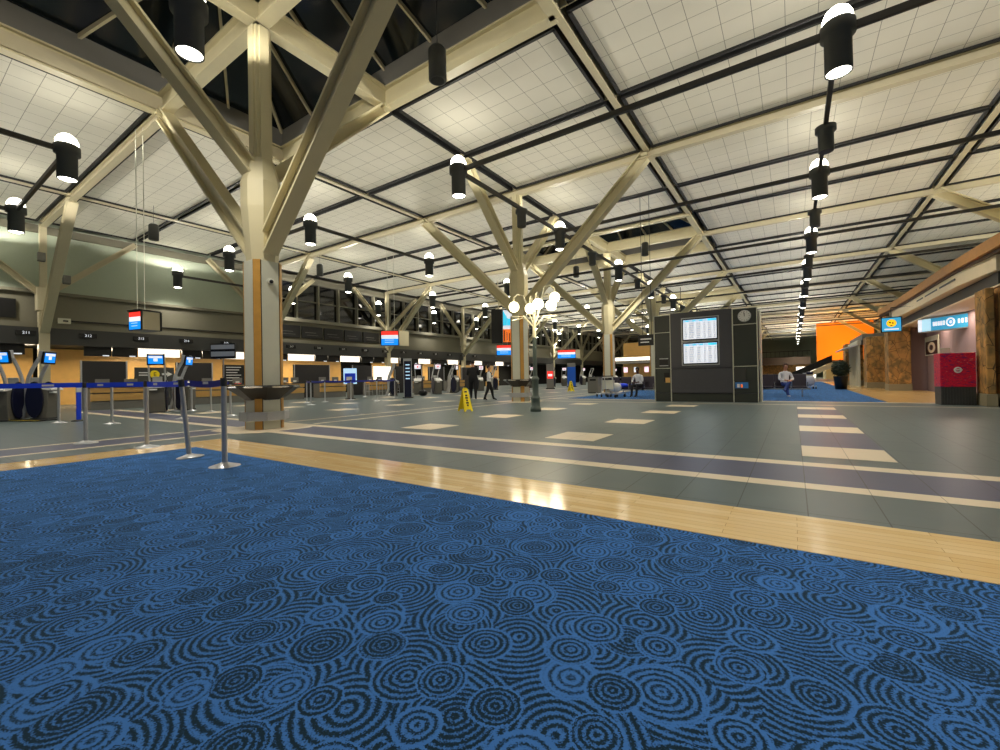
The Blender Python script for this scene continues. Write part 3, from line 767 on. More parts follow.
# black text board
e = empty('notice_board', (-26.6, 11.4, 0), 'black notice board with white lines of text beside the nearest column', 'sign')
b = MB(black, white, redm); b.box(-.05, .05, 0, 1.15, .9, 2.1, 0)
for i in range(6): b.box(.05, .056, .15, .95-.1*(i % 3), 1.94-.15*i, 1.98-.15*i, 1)
b.box(.05, .056, .6, .95, 1.02, 1.16, 2); b.box(-.03, .03, .5, .56, 0, .9, 0); b.build('board', e)
# black monitors and glowing wall panels under the fascia, number signs
for k, (y0, y1) in enumerate(((1.6, 4.6), (6.75, 9.1), (11.3, 13.6), (15.7, 18.2), (20.5, 22.8), (25.0, 27.7), (29.6, 32), (34, 36.5), (38.6, 41), (43.2, 46), (48, 50.5), (52.6, 55))):
    e = empty('display_monitor', (-31.92, y0, 0), 'black switched-off display pair under the fascia, %s from the left' % ORD[k], 'monitor', 'black displays')
    L = (y1-y0)/2
    for j in (0, 1):
        MB(black, navy).box(-.05, .05, j*L+.02, j*L+L-.02, 2.68, 3.2, 0).box(.05, .055, j*L+.06, j*L+L-.06, 2.73, 3.17, 0).build('screen', e)
        MB(whitem).box(.056, .06, j*L+L-.4, j*L+L-.12, 2.69, 2.75).build('status_lamp', e)
for k, (y0, y1) in enumerate(((9.15, 11.2), (13.7, 15.6), (18.3, 20.4), (22.9, 24.8), (27.9, 29.3), (32.2, 33.8), (36.8, 38.4), (41.2, 43), (46.2, 47.8), (50.7, 52.4))):
    o = MB(litw).box(-.06, .06, 0, y1-y0, 2.72, 3.2).build('glow_panel', None, .01); o.location = (-31.92, y0, 0)  # emission stands in for ceiling wash on the white upper wall
    tag(o, 'white wall panel with added glow under the fascia, %s from the left' % ORD[k], 'light box', 'glowing white panels')
for k in range(17):
    y = 4.56+2.28*k
    e = empty('counter_number_sign', (-31.42, y, 3.74), 'black counter number sign %d on the grey fascia' % (211+k), 'sign', 'counter number signs')
    MB(black).box(-.04, .04, -.36, .36, -.12, .12).build('plate', e, .01)
    text('lettering', str(211+k), .19, whitem if k < 6 else white, e, (.045, 0, 0), (PI/2, 0, PI/2))
# black departure boards set in the bulkhead
for k, y0 in enumerate([-2] + [17.5+1.95*i for i in range(6)]):
    y1 = 4.3 if k == 0 else y0+1.8
    e = empty('dark_screen', (-32.0, y0, 0), 'black screen set in the bulkhead' + (' at the left edge' if k == 0 else ' under the windows, %s from the nearest column' % ORD[k-1]), 'screen', 'black screens in the bulkhead')
    MB(black, greyp).box(-.05, .06, 0, y1-y0, 4.5, 5.45, 0).box(.06, .065, .25, min(1.2, y1-y0-.3), 4.95, 4.99, 1).box(.06, .065, .4, min(1.4, y1-y0-.2), 4.75, 4.78, 1).build('panel', e, .01)
o = MB(black).box(-.04, .04, 0, 11, 0, .07).build('air_slot', None); o.location = (-32.04, 6.3, 4.5); tag(o, 'long black air slot below the pale green wall', 'vent')
o = MB(panelw, black).box(-.08, .08, 0, .5, -.14, .14, 0).box(.08, .085, .2, .4, -.04, .04, 1).build('junction_box', None, .01); o.location = (-31.88, 5.75, 4.5); tag(o, 'cream junction box at the start of the black air slot', 'box')
for k, (y, z) in enumerate(((5.95, 6.55), (5.1, 7.6))):
    o = MB(greyp).box(-.14, .14, -.14, .14, -.22, .22).build('wall_speaker', None, .02); o.location = (-31.0 if k == 0 else -31.33, y, z)
    tag(o, 'small grey box speaker on the wall column, ' + ('lower one' if k == 0 else 'upper one'), 'speaker')
# warm wash inside the check-in recess (ceiling downlights under the soffit)
for k in range(7):
    y = 2+k*8.5
    l = bpy.data.lights.new('soffit_downlight', 'AREA'); l.shape = 'RECTANGLE'; l.size = .4; l.size_y = 6; l.energy = 290; l.color = (1, .84, .6)
    o = bpy.data.objects.new('soffit_downlight', l); sc.collection.objects.link(o); o.location = (-32.6, y, 3.15); o.rotation_euler = (0, math.radians(-18), 0)

# ================================================================ HANGING SCREENS
def hang(x, y, z, wd_, ht, rz, label, ceil=CZ, dep=.22):
    e = empty('hanging_screen', (x, y, z), label, 'screen', 'hanging check-in screens', rz)
    c = MB(greyp, black); c.prism([(-wd_/2, -ht/2), (wd_/2, -ht/2), (wd_/2, ht/2), (-wd_/2, ht/2)], 'y', -.02, dep, 0)
    c.build('case', e, .01)
    s_ = MB(black, redm, whitem, bluem, palem)
    s_.box(-wd_/2, wd_/2, -.05, -.021, -ht/2, ht/2, 0)
    a = wd_/2-.03; h = ht-.06
    s_.box(-a, a, -.055, -.051, h*.22, h/2, 1); s_.box(-a, a, -.055, -.051, -.04*h, h*.22, 2); s_.box(-a, a, -.055, -.051, -h/2, -.04*h, 3)
    for i in range(2): s_.box(-a*.6, a*.5, -.059, -.056, -h*(.16+.16*i), -h*(.12+.16*i), 4)
    s_.build('screen', e)
    w_ = MB(panelw)
    if dep < .3: s2 = MB(creamd); s2.prism([(wd_/2+.02, -.02), (wd_/2+.5, .45), (wd_/2+.44, .5), (wd_/2-.0, .1)], 'z', -ht/2, ht/2); s2.build('side_wing', e, .01)
    else: s2 = MB(creamd, black); s2.box(wd_/2, wd_/2+.03, 0, dep-.03, -ht/2+.02, ht/2-.02, 0); s2.box(-wd_/2-.02, wd_/2+.03, -.08, dep, ht/2, ht/2+.04, 1); s2.box(wd_/2, wd_/2+.04, dep-.03, dep+.03, -ht/2, ht/2, 1); s2.build('side_wing', e)
    for sx in (-.12, .25): w_.tube([(sx, .1, ht/2), (sx, .1, ceil-z)], .012, 8)
    w_.build('hanger', e)
    return e
hang(-17.6, 5.0, 3.13, .62, .62, math.radians(14), 'small screen with red and blue bands hanging left of the nearest column', dep=.52)
hang(-19, 16.9, 3.45, 1.0, .85, math.radians(38), 'small screen with red and blue bands hanging near the notice stand')
hang(-20, 30.2, 3.4, 1.3, .85, math.radians(30), 'small screen hanging under the tall advertising screen')
hang(-20, 42.2, 3.5, 1.9, .9, math.radians(25), 'small screen with red top hanging above the distant machines')
e = empty('advertising_screen', (-20.1, 30.6, 4), 'tall bright advertising screen beside the second column, blue above orange', 'screen', rz=math.radians(30))
s_ = MB(black, cyanm, orangem, whitem, bluem); s_.box(-1.2, 1.5, 0, .3, 0, 2.9, 0); s_.box(-.2, 1.4, -.01, 0, 1.5, 2.8, 1); s_.box(-.2, 1.4, -.01, 0, .1, 1.2, 2); s_.box(-.2, 1.4, -.01, 0, 1.2, 1.5, 3)
s_.prism([(-.2, 2.8), (.5, 2.8), (1.3, 2.0), (.2, 2.1)], 'y', -.015, -.01, 3)
for i in range(7): s_.box(-.15+.22*i, -.06+.22*i, -.016, -.011, .15+.1*(i % 2), 1.1-.12*(i % 3), 0)
s_.build('screen', e); MB(creamd).tube([(-.6, .15, 2.9), (-.6, .15, 5.4)], .03, 8).tube([(.9, .15, 2.9), (.9, .15, 5.4)], .03, 8).build('hanger', e)

# ================================================================ STREET LAMP WITH GLOBES
GLOBES = ((-7.38, 11.75, 3.33), (-7.05, 12.2, 3.3), (-6.25, 11.3, 3.24), (-6.05, 11.75, 3.24), (-6.25, 12.4, 3.6))
e = empty('globe_lamp', (-6.65, 11.75, 0), 'green street lamp with five glowing white globes', 'lamp')
pg = mat('lamp_post_green', (92, 104, 98), .45); pc = mat('lamp_cream', (226, 220, 190), .4)
MB(pg).lathe([(0, 0), (.17, 0), (.17, .12), (.14, .15), (.14, .38), (.15, .42), (.13, .45), (.10, .5), (.10, .95), (.12, .98), (.12, 1.03), (.075, 1.08), (.07, 1.1)], 20).build('base', e)
MB(pg, pc).lathe([(.07, 1.08), (.06, 2.3)], 16, 0).lathe([(.06, 2.3), (.05, 2.75), (.06, 2.8)], 16, 1).build('pole', e)
for gx, gy, gz in GLOBES:
    c_ = Vector((gx+6.65, gy-11.75, 0)); top = gz+.34
    pts = [Vector((0, 0, 2.65)), c_*.2+Vector((0, 0, 3.0)), c_*.5+Vector((0, 0, top-.02)), c_*.8+Vector((0, 0, top+.04)), c_+Vector((0, 0, top-.04)), c_+Vector((0, 0, gz+.16))]
    ar = MB(pc).tube(pts, .02, 8).build('arm', e)
    MB(globem).sphere(c_+Vector((0, 0, gz)), .165, 18).build('globe', ar)
    l = bpy.data.lights.new('globe_bulb', 'POINT'); l.energy = 22; l.color = (1, .85, .6); l.shadow_soft_size = .17
    o = bpy.data.objects.new('globe_bulb', l); sc.collection.objects.link(o); o.location = Vector((gx, gy, gz-.36))
sc_m = MB(pc)
for k in range(6):
    a = 2*PI*k/6; c_ = Vector((math.cos(a), math.sin(a), 0)); sc_m.tube([Vector((0, 0, 2.6)), c_*.35+Vector((0, 0, 2.95)), c_*.8+Vector((0, 0, 2.9))], .015, 6)
sc_m.build('scroll', e)

# ================================================================ WET FLOOR SIGNS
def wet(x, y, rz, label):
    e = empty('wet_floor_sign', (x, y, 0), label, 'sign', 'yellow wet floor signs', rz)
    for s_ in (-1, 1):
        b = MB(yellow, black)
        b.T = Matrix.Translation((0, 0, .74)) @ Matrix.Rotation(s_*.27, 4, 'X')
        b.prism([(-.16, -.74), (-.1, -.74), (-.08, -.68), (.08, -.68), (.1, -.74), (.16, -.74), (.09, 0), (-.09, 0)], 'y', -.012, .012, 0)
        t = s_*.013
        for zz, ww in ((-.1, .05), (-.22, .04), (-.3, .05), (-.38, .03), (-.46, .05), (-.54, .03)):
            b.box(-ww, ww, min(t, t+s_*.003), max(t, t+s_*.003), zz-.03, zz+.02, 1)
        b.build('panel', e, .006)
    MB(yellow).box(-.05, .05, -.03, .03, .72, .77).build('handle', e, .01)
wet(-8.65, 10.75, math.radians(70), 'yellow wet floor sign standing before the man in black')
wet(-12.89, 27.8, math.radians(60), 'distant yellow wet floor sign in front of the blue sign tower')

# ================================================================ INFORMATION KIOSK
e = empty('information_kiosk', (-2.87, 18.2, 0), 'large dark grey information kiosk with two departure screens and clock', 'kiosk')
hw = 1.81
MB(kgrey).box(-hw, hw, .02, 1.1, .32, 3.42).build('core', e)
MB(kdark).box(-hw, hw, 0, 1.1, 0, .32).build('plinth', e, .005)
MB(kgrey).box(-1.17, 1.0, -.05, .05, .34, 1.28).build('lower_panel', e, .01)
MB(kgrey).box(-1.17, 1.0, -.05, .05, 1.3, 3.5).build('screen_panel', e, .01)
for (x0, x1) in ((-hw+.02, -1.2), (1.05, hw-.02)):
    zs = [(.36, 1.31), (1.35, 2.85 if x0 > 0 else 2.75), (2.89 if x0 > 0 else 2.79, 3.45)]
    for z0, z1 in zs: MB(kdark).box(x0, x1, -.02, .04, z0, z1).build('side_panel', e, .008)
for x in (-hw, -1.185, 1.025, hw): MB(panelw).box(x-.015, x+.015, -.055, .03, 0, 3.46).build('joint_trim', e)
for x0, x1, zt in ((-hw, -1.185, (1.33, 2.77, 3.46)), (1.025, hw, (1.33, 2.87, 3.46))):
    for z in zt: MB(panelw).box(x0+.015, x1-.015, -.03, .03, z-.012, z+.012).build('joint_trim', e)
MB(panelw).box(hw+.03, hw+.08, .5, 1.15, 0, 3.4).build('end_trim', e)
for z0 in (1.47, 2.4):
    s_ = MB(steel, black, whitem, palem, greym, cyanm)
    s_.box(-.76, .58, -.075, -.05, z0-.06, z0+.88, 0); s_.box(-.72, .54, -.082, -.074, z0-.02, z0+.84, 1); s_.box(-.68, .50, -.087, -.08, z0+.03, z0+.79, 2)
    s_.box(-.68, .50, -.089, -.086, z0+.7, z0+.79, 3); s_.box(.2, .49, -.091, -.088, z0+.7, z0+.78, 5); 
    for xx in (-.6, -.35, -.1, .2): s_.box(xx, xx+.12, -.091, -.088, z0+.72, z0+.76, 5)
    for i in range(9):
        for xx, ww in ((-.64, .1), (-.48, .2), (-.2, .16), (.05, .08), (.2, .14), (.4, .07)):
            s_.box(xx, xx+ww*(.7+.3*random.random()), -.089, -.086, z0+.08+i*.068, z0+.1+i*.068, 4)
    s_.build('departure_screen', e)
ck = MB(steel, white, black)
ck.T = Matrix.Translation((1.42, -.02, 3.17)) @ Matrix.Rotation(PI/2, 4, 'X')
ck.lathe([(0, 0), (.215, 0), (.215, .04), (.19, .05)], 28, 0, smooth=False); ck.lathe([(0, .045), (.19, .045)], 28, 1)
for k in range(12):
    a = k*PI/6; ck.bar((.14*math.sin(a), .14*math.cos(a), .05), (.175*math.sin(a), .175*math.cos(a), .05), .012, .004, 2)
ck.bar((0, -.02, .055), (0, .1, .055), .02, .005, 2); ck.bar((0, 0, .06), (-.02, .15, .06), .012, .005, 2)
ck.build('clock', e)
sl = MB(black, steel, tan); sl.box(-1.62, -1.28, -.035, -.02, 1.42, 1.72, 0); sl.box(-1.62, -1.28, -.04, -.03, 1.70, 1.73, 1); sl.box(-1.62, -1.28, -.04, -.03, 1.42, 1.45, 1); sl.box(-1.45, -1.25, -.04, -.02, .78, 1.15, 0); sl.box(-1.4, -1.22, -.045, -.03, .75, .95, 2)
sl.build('leaflet_slot', e)
s_ = MB(dgrey, bluem, orangem, white, mat('panel_blue', (60, 130, 210), .4)); s_.box(1.02, 1.42, -.05, -.02, .78, 1.26, 0); s_.box(1.05, 1.52, -.055, -.05, .5, .76, 0); s_.box(1.08, 1.5, -.06, -.055, .52, .74, 4); s_.box(1.14, 1.22, -.063, -.06, .55, .68, 3); s_.box(1.26, 1.32, -.063, -.06, .55, .66, 2); s_.build('payphone_panel', e)
# ================================================================ SEATS BEYOND THE KIOSK
seatm = mat('seat_dark', (36, 26, 44), .6)
def bench(x0, n, y, label):
    e = empty('seat_row', (x0, y, 0), label, 'seats', 'airport seat rows')
    b = MB(chrome).bar((-.1, .25, .36), (n*.6+.1, .25, .36), .08, .08)
    for x in (.2, n*.6-.2): b.bar((x, .25, .04), (x, .25, .36), .06, .06); b.bar((x, -.1, .03), (x, .6, .03), .06, .04)
    b.build('frame', e, .005)
    for i in range(n):
        MB(seatm).box(i*.6+.04, i*.6+.56, 0, .5, .4, .47).build('seat', e, .02)
        MB(seatm).prism([(.46, .44), (.54, .44), (.66, 1.0), (.6, 1.0)], 'x', i*.6+.04, i*.6+.56).build('backrest', e, .02)
    for i in range(n+1):
        MB(chrome).bar((i*.6, .02, .38), (i*.6, .02, .64), .03, .04).bar((i*.6, .02, .64), (i*.6, .5, .64), .04, .03).bar((i*.6, .5, .64), (i*.6, .5, .38), .03, .04).build('armrest', e)
bench(-1.9, 4, 22.6, 'dark seat row right of the kiosk where a person sits')
bench(-8.0, 5, 21.4, 'dark seat row left of the kiosk where the man in white sits')
bench(-1.9, 3, 25.4, 'second dark seat row visible right behind the kiosk edge')
bench(-9.0, 4, 26.4, 'dark seat row between the luggage cart and the far column')

# ================================================================ LUGGAGE CARTS, BIN, TOTEMS
def cart(x, y, rz, label, load=False):
    e = empty('luggage_cart', (x, y, 0), label, 'luggage cart', 'luggage carts', rz)
    f_ = MB(steel)
    for sx in (-.26, .26):
        f_.tube([(sx, -.45, .2), (sx, .3, .16), (sx, .42, .5), (sx, .5, 1.0)], .018, 8); f_.tube([(sx, -.45, .2), (sx, -.45, .1)], .018, 8)
    f_.tube([(-.26, .5, 1.0), (.26, .5, 1.0)], .02, 8)
    for k in range(5): f_.tube([(-.26, -.4+.16*k, .19), (.26, -.4+.16*k, .19)], .01, 6)
    f_.build('frame', e)
    MB(black).tube([(-.3, .52, 1.06), (.3, .52, 1.06)], .025, 10).build('handle', e)
    b = MB(panelw, navy); b.box(-.25, .25, .36, .4, .42, .86, 0); b.box(-.16, .16, .35, .36, .52, .72, 1); b.build('advert_panel', e, .01)
    for sx in (-.24, .24):
        for yy_ in (-.4, .3):
            w_ = MB(black); w_.T = Matrix.Translation((sx, yy_, .08)) @ Matrix.Rotation(PI/2, 4, 'Y'); w_.lathe([(0, -.02), (.08, -.02), (.08, .02), (0, .02)], 14); w_.build('wheel', e)
    return e
cart(-8.0, 21.2, math.radians(-140), 'luggage cart with pale panel right of the grey bin')
cart(-7.3, 20.9, math.radians(160), 'luggage cart loaded with white bags beside the seated man')
cart(.85, 34, math.radians(10), 'silver luggage cart loaded with a bag right of the seated person')
def bag(x, y, z, sx, sy, sz, m, label, cat='bag'):
    b = MB(m); b.sphere((0, 0, 0), 1, 14, 0, (sx, sy, sz)); 
    b.v = [Vector((max(-sx*.85, min(sx*.85, v.x)), max(-sy*.85, min(sy*.85, v.y)), max(-sz*.85, min(sz*.85, v.z)))) for v in b.v]
    o = b.build('bag', None, .01); o.location = (x, y, z); tag(o, label, cat); return o
bag(-7.25, 20.75, .5, .32, .28, .26, white, 'white bag lying on the loaded luggage cart')
bag(-7.2, 21.5, .58, .4, .22, .12, blue, 'bright blue bag lying on the seats left of the man in white')
bag(.85, 33.9, .55, .3, .3, .38, mat('plastic_bag', (205, 205, 215), .4), 'pale bag on the luggage cart right of the seated person')
bag(.85, 33.9, 1.02, .22, .2, .12, navy, 'small dark bag on top of the pale bag')
bag(-19.9, 20.4, .2, .35, .25, .22, black, 'black bag on the floor right of the dark totem')
e = empty('waste_bin', (-10.5, 26.2, 0), 'grey waste bin left of the luggage cart', 'bin')
MB(greyp).box(-.35, .35, -.3, .3, .06, 1.0).build('body', e, .02); MB(dgrey).box(-.33, .33, -.28, .28, 0, .06).build('plinth', e); MB(dgrey).box(-.36, .36, -.31, .31, 1.0, 1.04).build('lid', e, .01); MB(black).box(-.2, .2, -.305, -.29, .78, .9).build('slot', e)
e = empty('sign_tower', (-18.15, 34.8, 0), 'slim grey sign stand with a red and white notice', 'sign', rz=math.radians(30))
MB(greyp).box(-.32, .32, -.05, .05, .1, 2.25).build('panel', e, .01); MB(redm, whitem).box(-.26, .26, -.06, -.05, .95, 1.6, 0).box(-.18, .18, -.065, -.06, 1.15, 1.35, 1).build('notice', e); MB(dgrey).box(-.4, .4, -.2, .2, 0, .1).build('base', e, .01)
e = empty('sign_tower', (-19.2, 41.6, 0), 'tall bright blue sign tower with grey top', 'sign', rz=math.radians(30))
MB(mat('tower_blue', (20, 90, 200), .4)).box(-.42, .42, -.08, .08, .08, 2.1).build('panel', e, .01); MB(greyp).box(-.42, .42, -.08, .08, 2.1, 2.5).build('top', e, .01); MB(dgrey).box(-.5, .5, -.25, .25, 0, .08).build('base', e)
e = empty('sign_tower', (-18.6, 17.84, 0), 'slim dark totem with silver edges right of the counters', 'sign', rz=math.radians(45))
MB(navy).box(-.2, .2, -.06, .06, .06, 2.15).build('panel', e); MB(steel).box(-.24, -.2, -.07, .07, .06, 2.2).box(.2, .24, -.07, .07, .06, 2.2).box(-.24, .24, -.07, .07, 2.15, 2.3).build('edge_trim', e); MB(dgrey).box(-.3, .3, -.2, .2, 0, .06).build('base', e)
b = MB(palem)
for i in range(5): b.box(-.12, .12, -.066, -.06, 1.1+.2*i, 1.16+.2*i)
b.build('notice_lines', e)
e = empty('notice_stand', (-21.3, 15.9, 0), 'grey stand with a small blue and white notice', 'sign', rz=math.radians(50))
MB(greyp).box(-.17, .17, -.06, .06, .05, .95).build('post', e, .01); MB(palem, blue, white).box(-.36, .36, -.05, .03, .88, 1.78, 0).box(-.3, .3, -.055, -.05, .95, 1.5, 1).box(-.2, .1, -.06, -.055, 1.1, 1.3, 2).build('notice', e, .01); MB(black).lathe([(0, 0), (.3, 0), (.3, .04), (0, .05)], 20).build('base', e)
for k, (x, y) in enumerate(((-24.2, 19.6), (-23.9, 20.5), (-23.7, 21.6))):
    e = empty('stool', (x, y, 0), '%s metal stool in front of the pale screen wall' % ['left', 'middle', 'right'][k], 'stool', 'metal stools')
    s_ = MB(steel)
    for sx in (-.17, .17):
        for sy in (-.17, .17): s_.tube([(sx, sy, 0), (sx*.7, sy*.7, .8)], .014, 6)
    for z_ in (.3, .55): s_.tube([(-.16, -.16, z_), (.16, -.16, z_), (.16, .16, z_), (-.16, .16, z_), (-.16, -.16, z_)], .01, 6)
    s_.build('frame', e); MB(tan).box(-.17, .17, -.17, .17, .8, .85).build('seat', e, .02); MB(tan).box(-.19, -.16, -.17, .17, .9, 1.05).build('backrest', e, .01)
o = MB(litw).box(-.03, .03, 0, 1.7, 0, 2.15).build('light_board', None, .01); o.location = (-26.8, 22.15, 0); tag(o, 'glowing white board between dark partitions behind the stools', 'light board')

# ================================================================ RIGHT-HAND SHOPS
woodf = mat('fascia_brown', (196, 138, 72), .5, var=.2, scale=4); creamf = mat('fascia_cream', (250, 230, 192), .5)
e = empty('shop_fascia', (4.4, 17.6, 0), 'long wood and cream fascia running above the shop fronts', 'fascia')
def path(pts, prof, m, name):
    mb = MB(m); V = []; n = len(prof)
    for i, p in enumerate(pts):
        p = Vector(p); d = (Vector(pts[min(i+1, len(pts)-1)])-Vector(pts[max(i-1, 0)])).normalized(); nn = Vector((d.y, -d.x))
        for (o_, z) in prof: V.append((p.x+nn.x*o_-4.4, p.y+nn.y*o_-17.6, z))
    F = [(i*n+j, i*n+(j+1) % n, (i+1)*n+(j+1) % n, (i+1)*n+j) for i in range(len(pts)-1) for j in range(n)] + [tuple(range(n)), tuple(range(len(V)-n, len(V)))]
    mb.add(V, F); return mb.build(name, e)
cur = [(4.35, 20), (4.33, 22.5), (4.33, 25), (4.3, 28), (4.22, 31.0), (4.1, 33)]
path([(4.55, 12.2), (4.5, 16.5)]+cur, [(0, 4.28), (.7, 4.28), (.7, 4.6), (0, 4.6)], woodf, 'top_board')
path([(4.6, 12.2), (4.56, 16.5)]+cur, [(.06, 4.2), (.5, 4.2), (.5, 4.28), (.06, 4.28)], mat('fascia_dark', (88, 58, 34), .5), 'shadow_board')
path([(4.55, 17.5)]+cur[:-1], [(.12, 3.78), (.6, 3.78), (.6, 4.2), (.12, 4.2)], creamf, 'fascia_panel')
gb = MB(MAT['dark_grey']); gb.box(.35, 1.2, .1, 14, 3.42, 3.76); gb.build('steel_beam', e)
for i in range(6): MB(black).box(.045, .12, 2.6+2.1*i, 4.4+2.1*i, 4.0, 4.06).build('air_slot', e)
# stone piers
def pier(x0, x1, y0, y1, h, label):
    e = empty('stone_pier', ((x0+x1)/2, (y0+y1)/2, 0), label, 'pier', 'stone piers'); a, b_ = (x1-x0)/2, (y1-y0)/2
    MB(stonem).box(-a, a, -b_, b_, .35, h).build('cladding', e, .03)
    MB(mat('plinth_stone', (150, 140, 112), .6)).box(-a-.02, a+.02, -b_-.02, b_+.02, 0, .35).build('plinth', e, .01)
pier(4.78, 6.4, 17.75, 18.6, 3.34, 'large rough stone pier at the right edge beside the red box')
pier(4.5, 4.68, 17.75, 18.6, 3.34, 'narrow rough stone slab just left of the large pier')
pier(4.25, 5.15, 31, 32.2, 3.3, 'tan rough stone pier beneath the yellow and blue sign')
pier(3.95, 5.0, 36.6, 38, 3.3, 'rough stone pier beyond the yellow sign')
pier(3.5, 4.6, 44.5, 46.5, 3.3, 'farthest rough stone pier beside the roller gate')
pl = mat('shop_wall', (150, 128, 132), .7)
sw = MB(pl, stonem, dgrey); sw.box(5.75, 6, 18.6, 31, 0, 3.45, 0); sw.box(5.2, 5.5, 32.2, 36.6, 0, 3.3, 1); sw.box(4.0, 12, 14, 46, 3.45, 3.55, 2) if False else None
sw.box(5.2, 11.7, 31.6, 31.9, 0, 3.35, 0); struct(sw.build('wall_right'))
rf = MB(creamf); rf.box(4.75, 11.7, 17.6, 31.8, 3.36, 3.41); struct(rf.build('ceiling'))
# poster
e = empty('coffee_poster', (5.72, 28.5, 1.8), 'framed poster of a coffee cup seen from above', 'poster')
b = MB(panelw, mat('poster_brown', (60, 26, 20), .5), mat('cup_cream', (225, 205, 175), .5), mat('coffee', (50, 20, 12), .3))
b.box(-.04, 0, 0, 2.5, 0, .95, 0); b.box(-.045, -.04, .15, 2.35, .05, .7, 1)
b.T = Matrix.Translation((-.05, 1.2, .38)) @ Matrix.Rotation(-PI/2, 4, 'Y') @ Matrix.Scale(2.6, 4, (0, 1, 0)); b.lathe([(.16, 0), (.27, .0), (.24, .008), (.14, .008)], 26, 2, smooth=False); b.lathe([(0, .004), (.16, .004)], 26, 3)
b.build('print', e)
# store canopy sign (round emblem, white letters on blue)
e = empty('shop_sign', (4.63, 26.4, 0), 'backlit blue and white shop sign with a round emblem', 'sign', rz=math.atan2(-1.7, 1.05))
b = MB(steel, mat('sign_blue_lit', (50, 140, 180), .5, emit=.8), whitem, mat('pale_blue_lit', (170, 215, 235), .5, emit=.8)); b.box(0, 2.7, 0, .3, 2.72, 3.32, 0); b.box(.03, 2.68, -.02, 0, 2.76, 3.28, 1); b.box(.03, .2, -.025, -.02, 2.76, 3.28, 2); b.box(.2, .62, -.025, -.02, 2.76, 3.28, 3)
b.T = Matrix.Translation((1.48, -.02, 3.03)) @ Matrix.Rotation(PI/2, 4, 'X'); b.lathe([(.13, 0), (.18, 0), (.18, .02), (.13, .02)], 24, 2, smooth=False); b.lathe([(0, .0), (.07, 0)], 20, 2)
b.build('panel', e)
for x0 in (.72, .83, .94, 1.05, 1.16, 1.78, 1.92, 2.06, 2.2, 2.34): MB(whitem).box(x0, x0+.08, -.03, -.022, 2.94, 3.12).build('letter', e)
MB(steel).tube([(1.2, .1, 3.32), (1.2, .1, 3.4)], .03, 8).build('bracket', e)
for k, y in enumerate((20.5, 24, 27.5)):  # unseen lamps added under the shop ceiling to brighten wall and fascia
    l = bpy.data.lights.new('shop_fill_lamp', 'AREA'); l.size = .5; l.energy = 34; l.color = (1, .8, .6)
    o = bpy.data.objects.new('shop_fill_lamp', l); sc.collection.objects.link(o); o.location = (5.2, y, 3.33)
# hanging yellow and blue sign
e = empty('hanging_sign', (3.68, 26, 0), 'hanging square blue sign with a yellow disc', 'sign')
b = MB(black, mat('sign_blue', (60, 165, 215), .5, emit=.8), mat('sign_yel_lit', (250, 200, 30), .5, emit=.9), whitem)
b.box(-.36, .36, -.06, .06, 2.8, 3.48, 0); b.box(-.32, .32, -.065, -.06, 2.84, 3.44, 1)
b.T = Matrix.Translation((0, -.065, 3.2)) @ Matrix.Rotation(PI/2, 4, 'X'); b.lathe([(0, .005), (.17, .005), (.17, 0)], 24, 2, smooth=False)
b.T = Matrix(); b.box(-.08, -.02, -.075, -.071, 3.2, 3.26, 0); b.box(.03, .07, -.075, -.071, 3.16, 3.25, 0); b.box(-.04, .04, -.075, -.071, 3.08, 3.12, 0); b.box(-.24, .24, -.07, -.066, 2.9, 2.96, 3)
b.build('panel', e); MB(black).tube([(0, 0, 3.48), (0, 0, 3.9), (.85, 0, 3.9)], .02, 8).build('bracket', e)
# red box on dark plinth
e = empty('planter_box', (4.05, 18.65, 0), 'bright red patterned box on a dark slatted plinth', 'box')
MB(redbox, whitem).box(-.38, .38, -.35, .35, .54, 1.56).build('red_crate', e, .02)
lg = MB(white); lg.T = Matrix.Translation((.0, -.352, 1.05)) @ Matrix.Rotation(PI/2, 4, 'X'); lg.lathe([(.05, 0), (.09, 0), (.09, .004), (.05, .004)], 20, 0, smooth=False); lg.bar((-.04, 0, .002), (.1, 0, .002), .03, .004); lg.build('emblem', e)
pb = MB(dgrey); pb.box(-.37, .37, -.34, .34, 0, .54)
for i in range(12): pb.box(-.36+i*.062, -.33+i*.062, -.352, -.34, .02, .52)
pb.build('plinth', e)
MB(panelw, redm).box(-.34, -.12, -.2, -.17, 1.56, 1.72, 0).build('card', e)
# roller gate
e = empty('roller_gate', (3.75, 38.2, 0), 'pale slatted roller gate between stone piers', 'gate')
g = MB(panelw); 
for i in range(7): g.bar((0, .3+i*.95, 0), (0, .3+i*.95, 2.9), .12, .1)
g.box(-.1, .1, 0, 6.2, 2.9, 3.2); g.build('slats', e)
MB(white).prism([(0, 3.0), (-.9, 2.7), (-.9, 2.62), (0, 2.9)], 'y', .4, 6).build('awning', e)
o = MB(creamf, greyp).box(3.9, 8, 38, 46, 3.2, 3.6, 1).build('canopy_roof', None); tag(o, 'grey flat canopy above the roller gate', 'canopy')
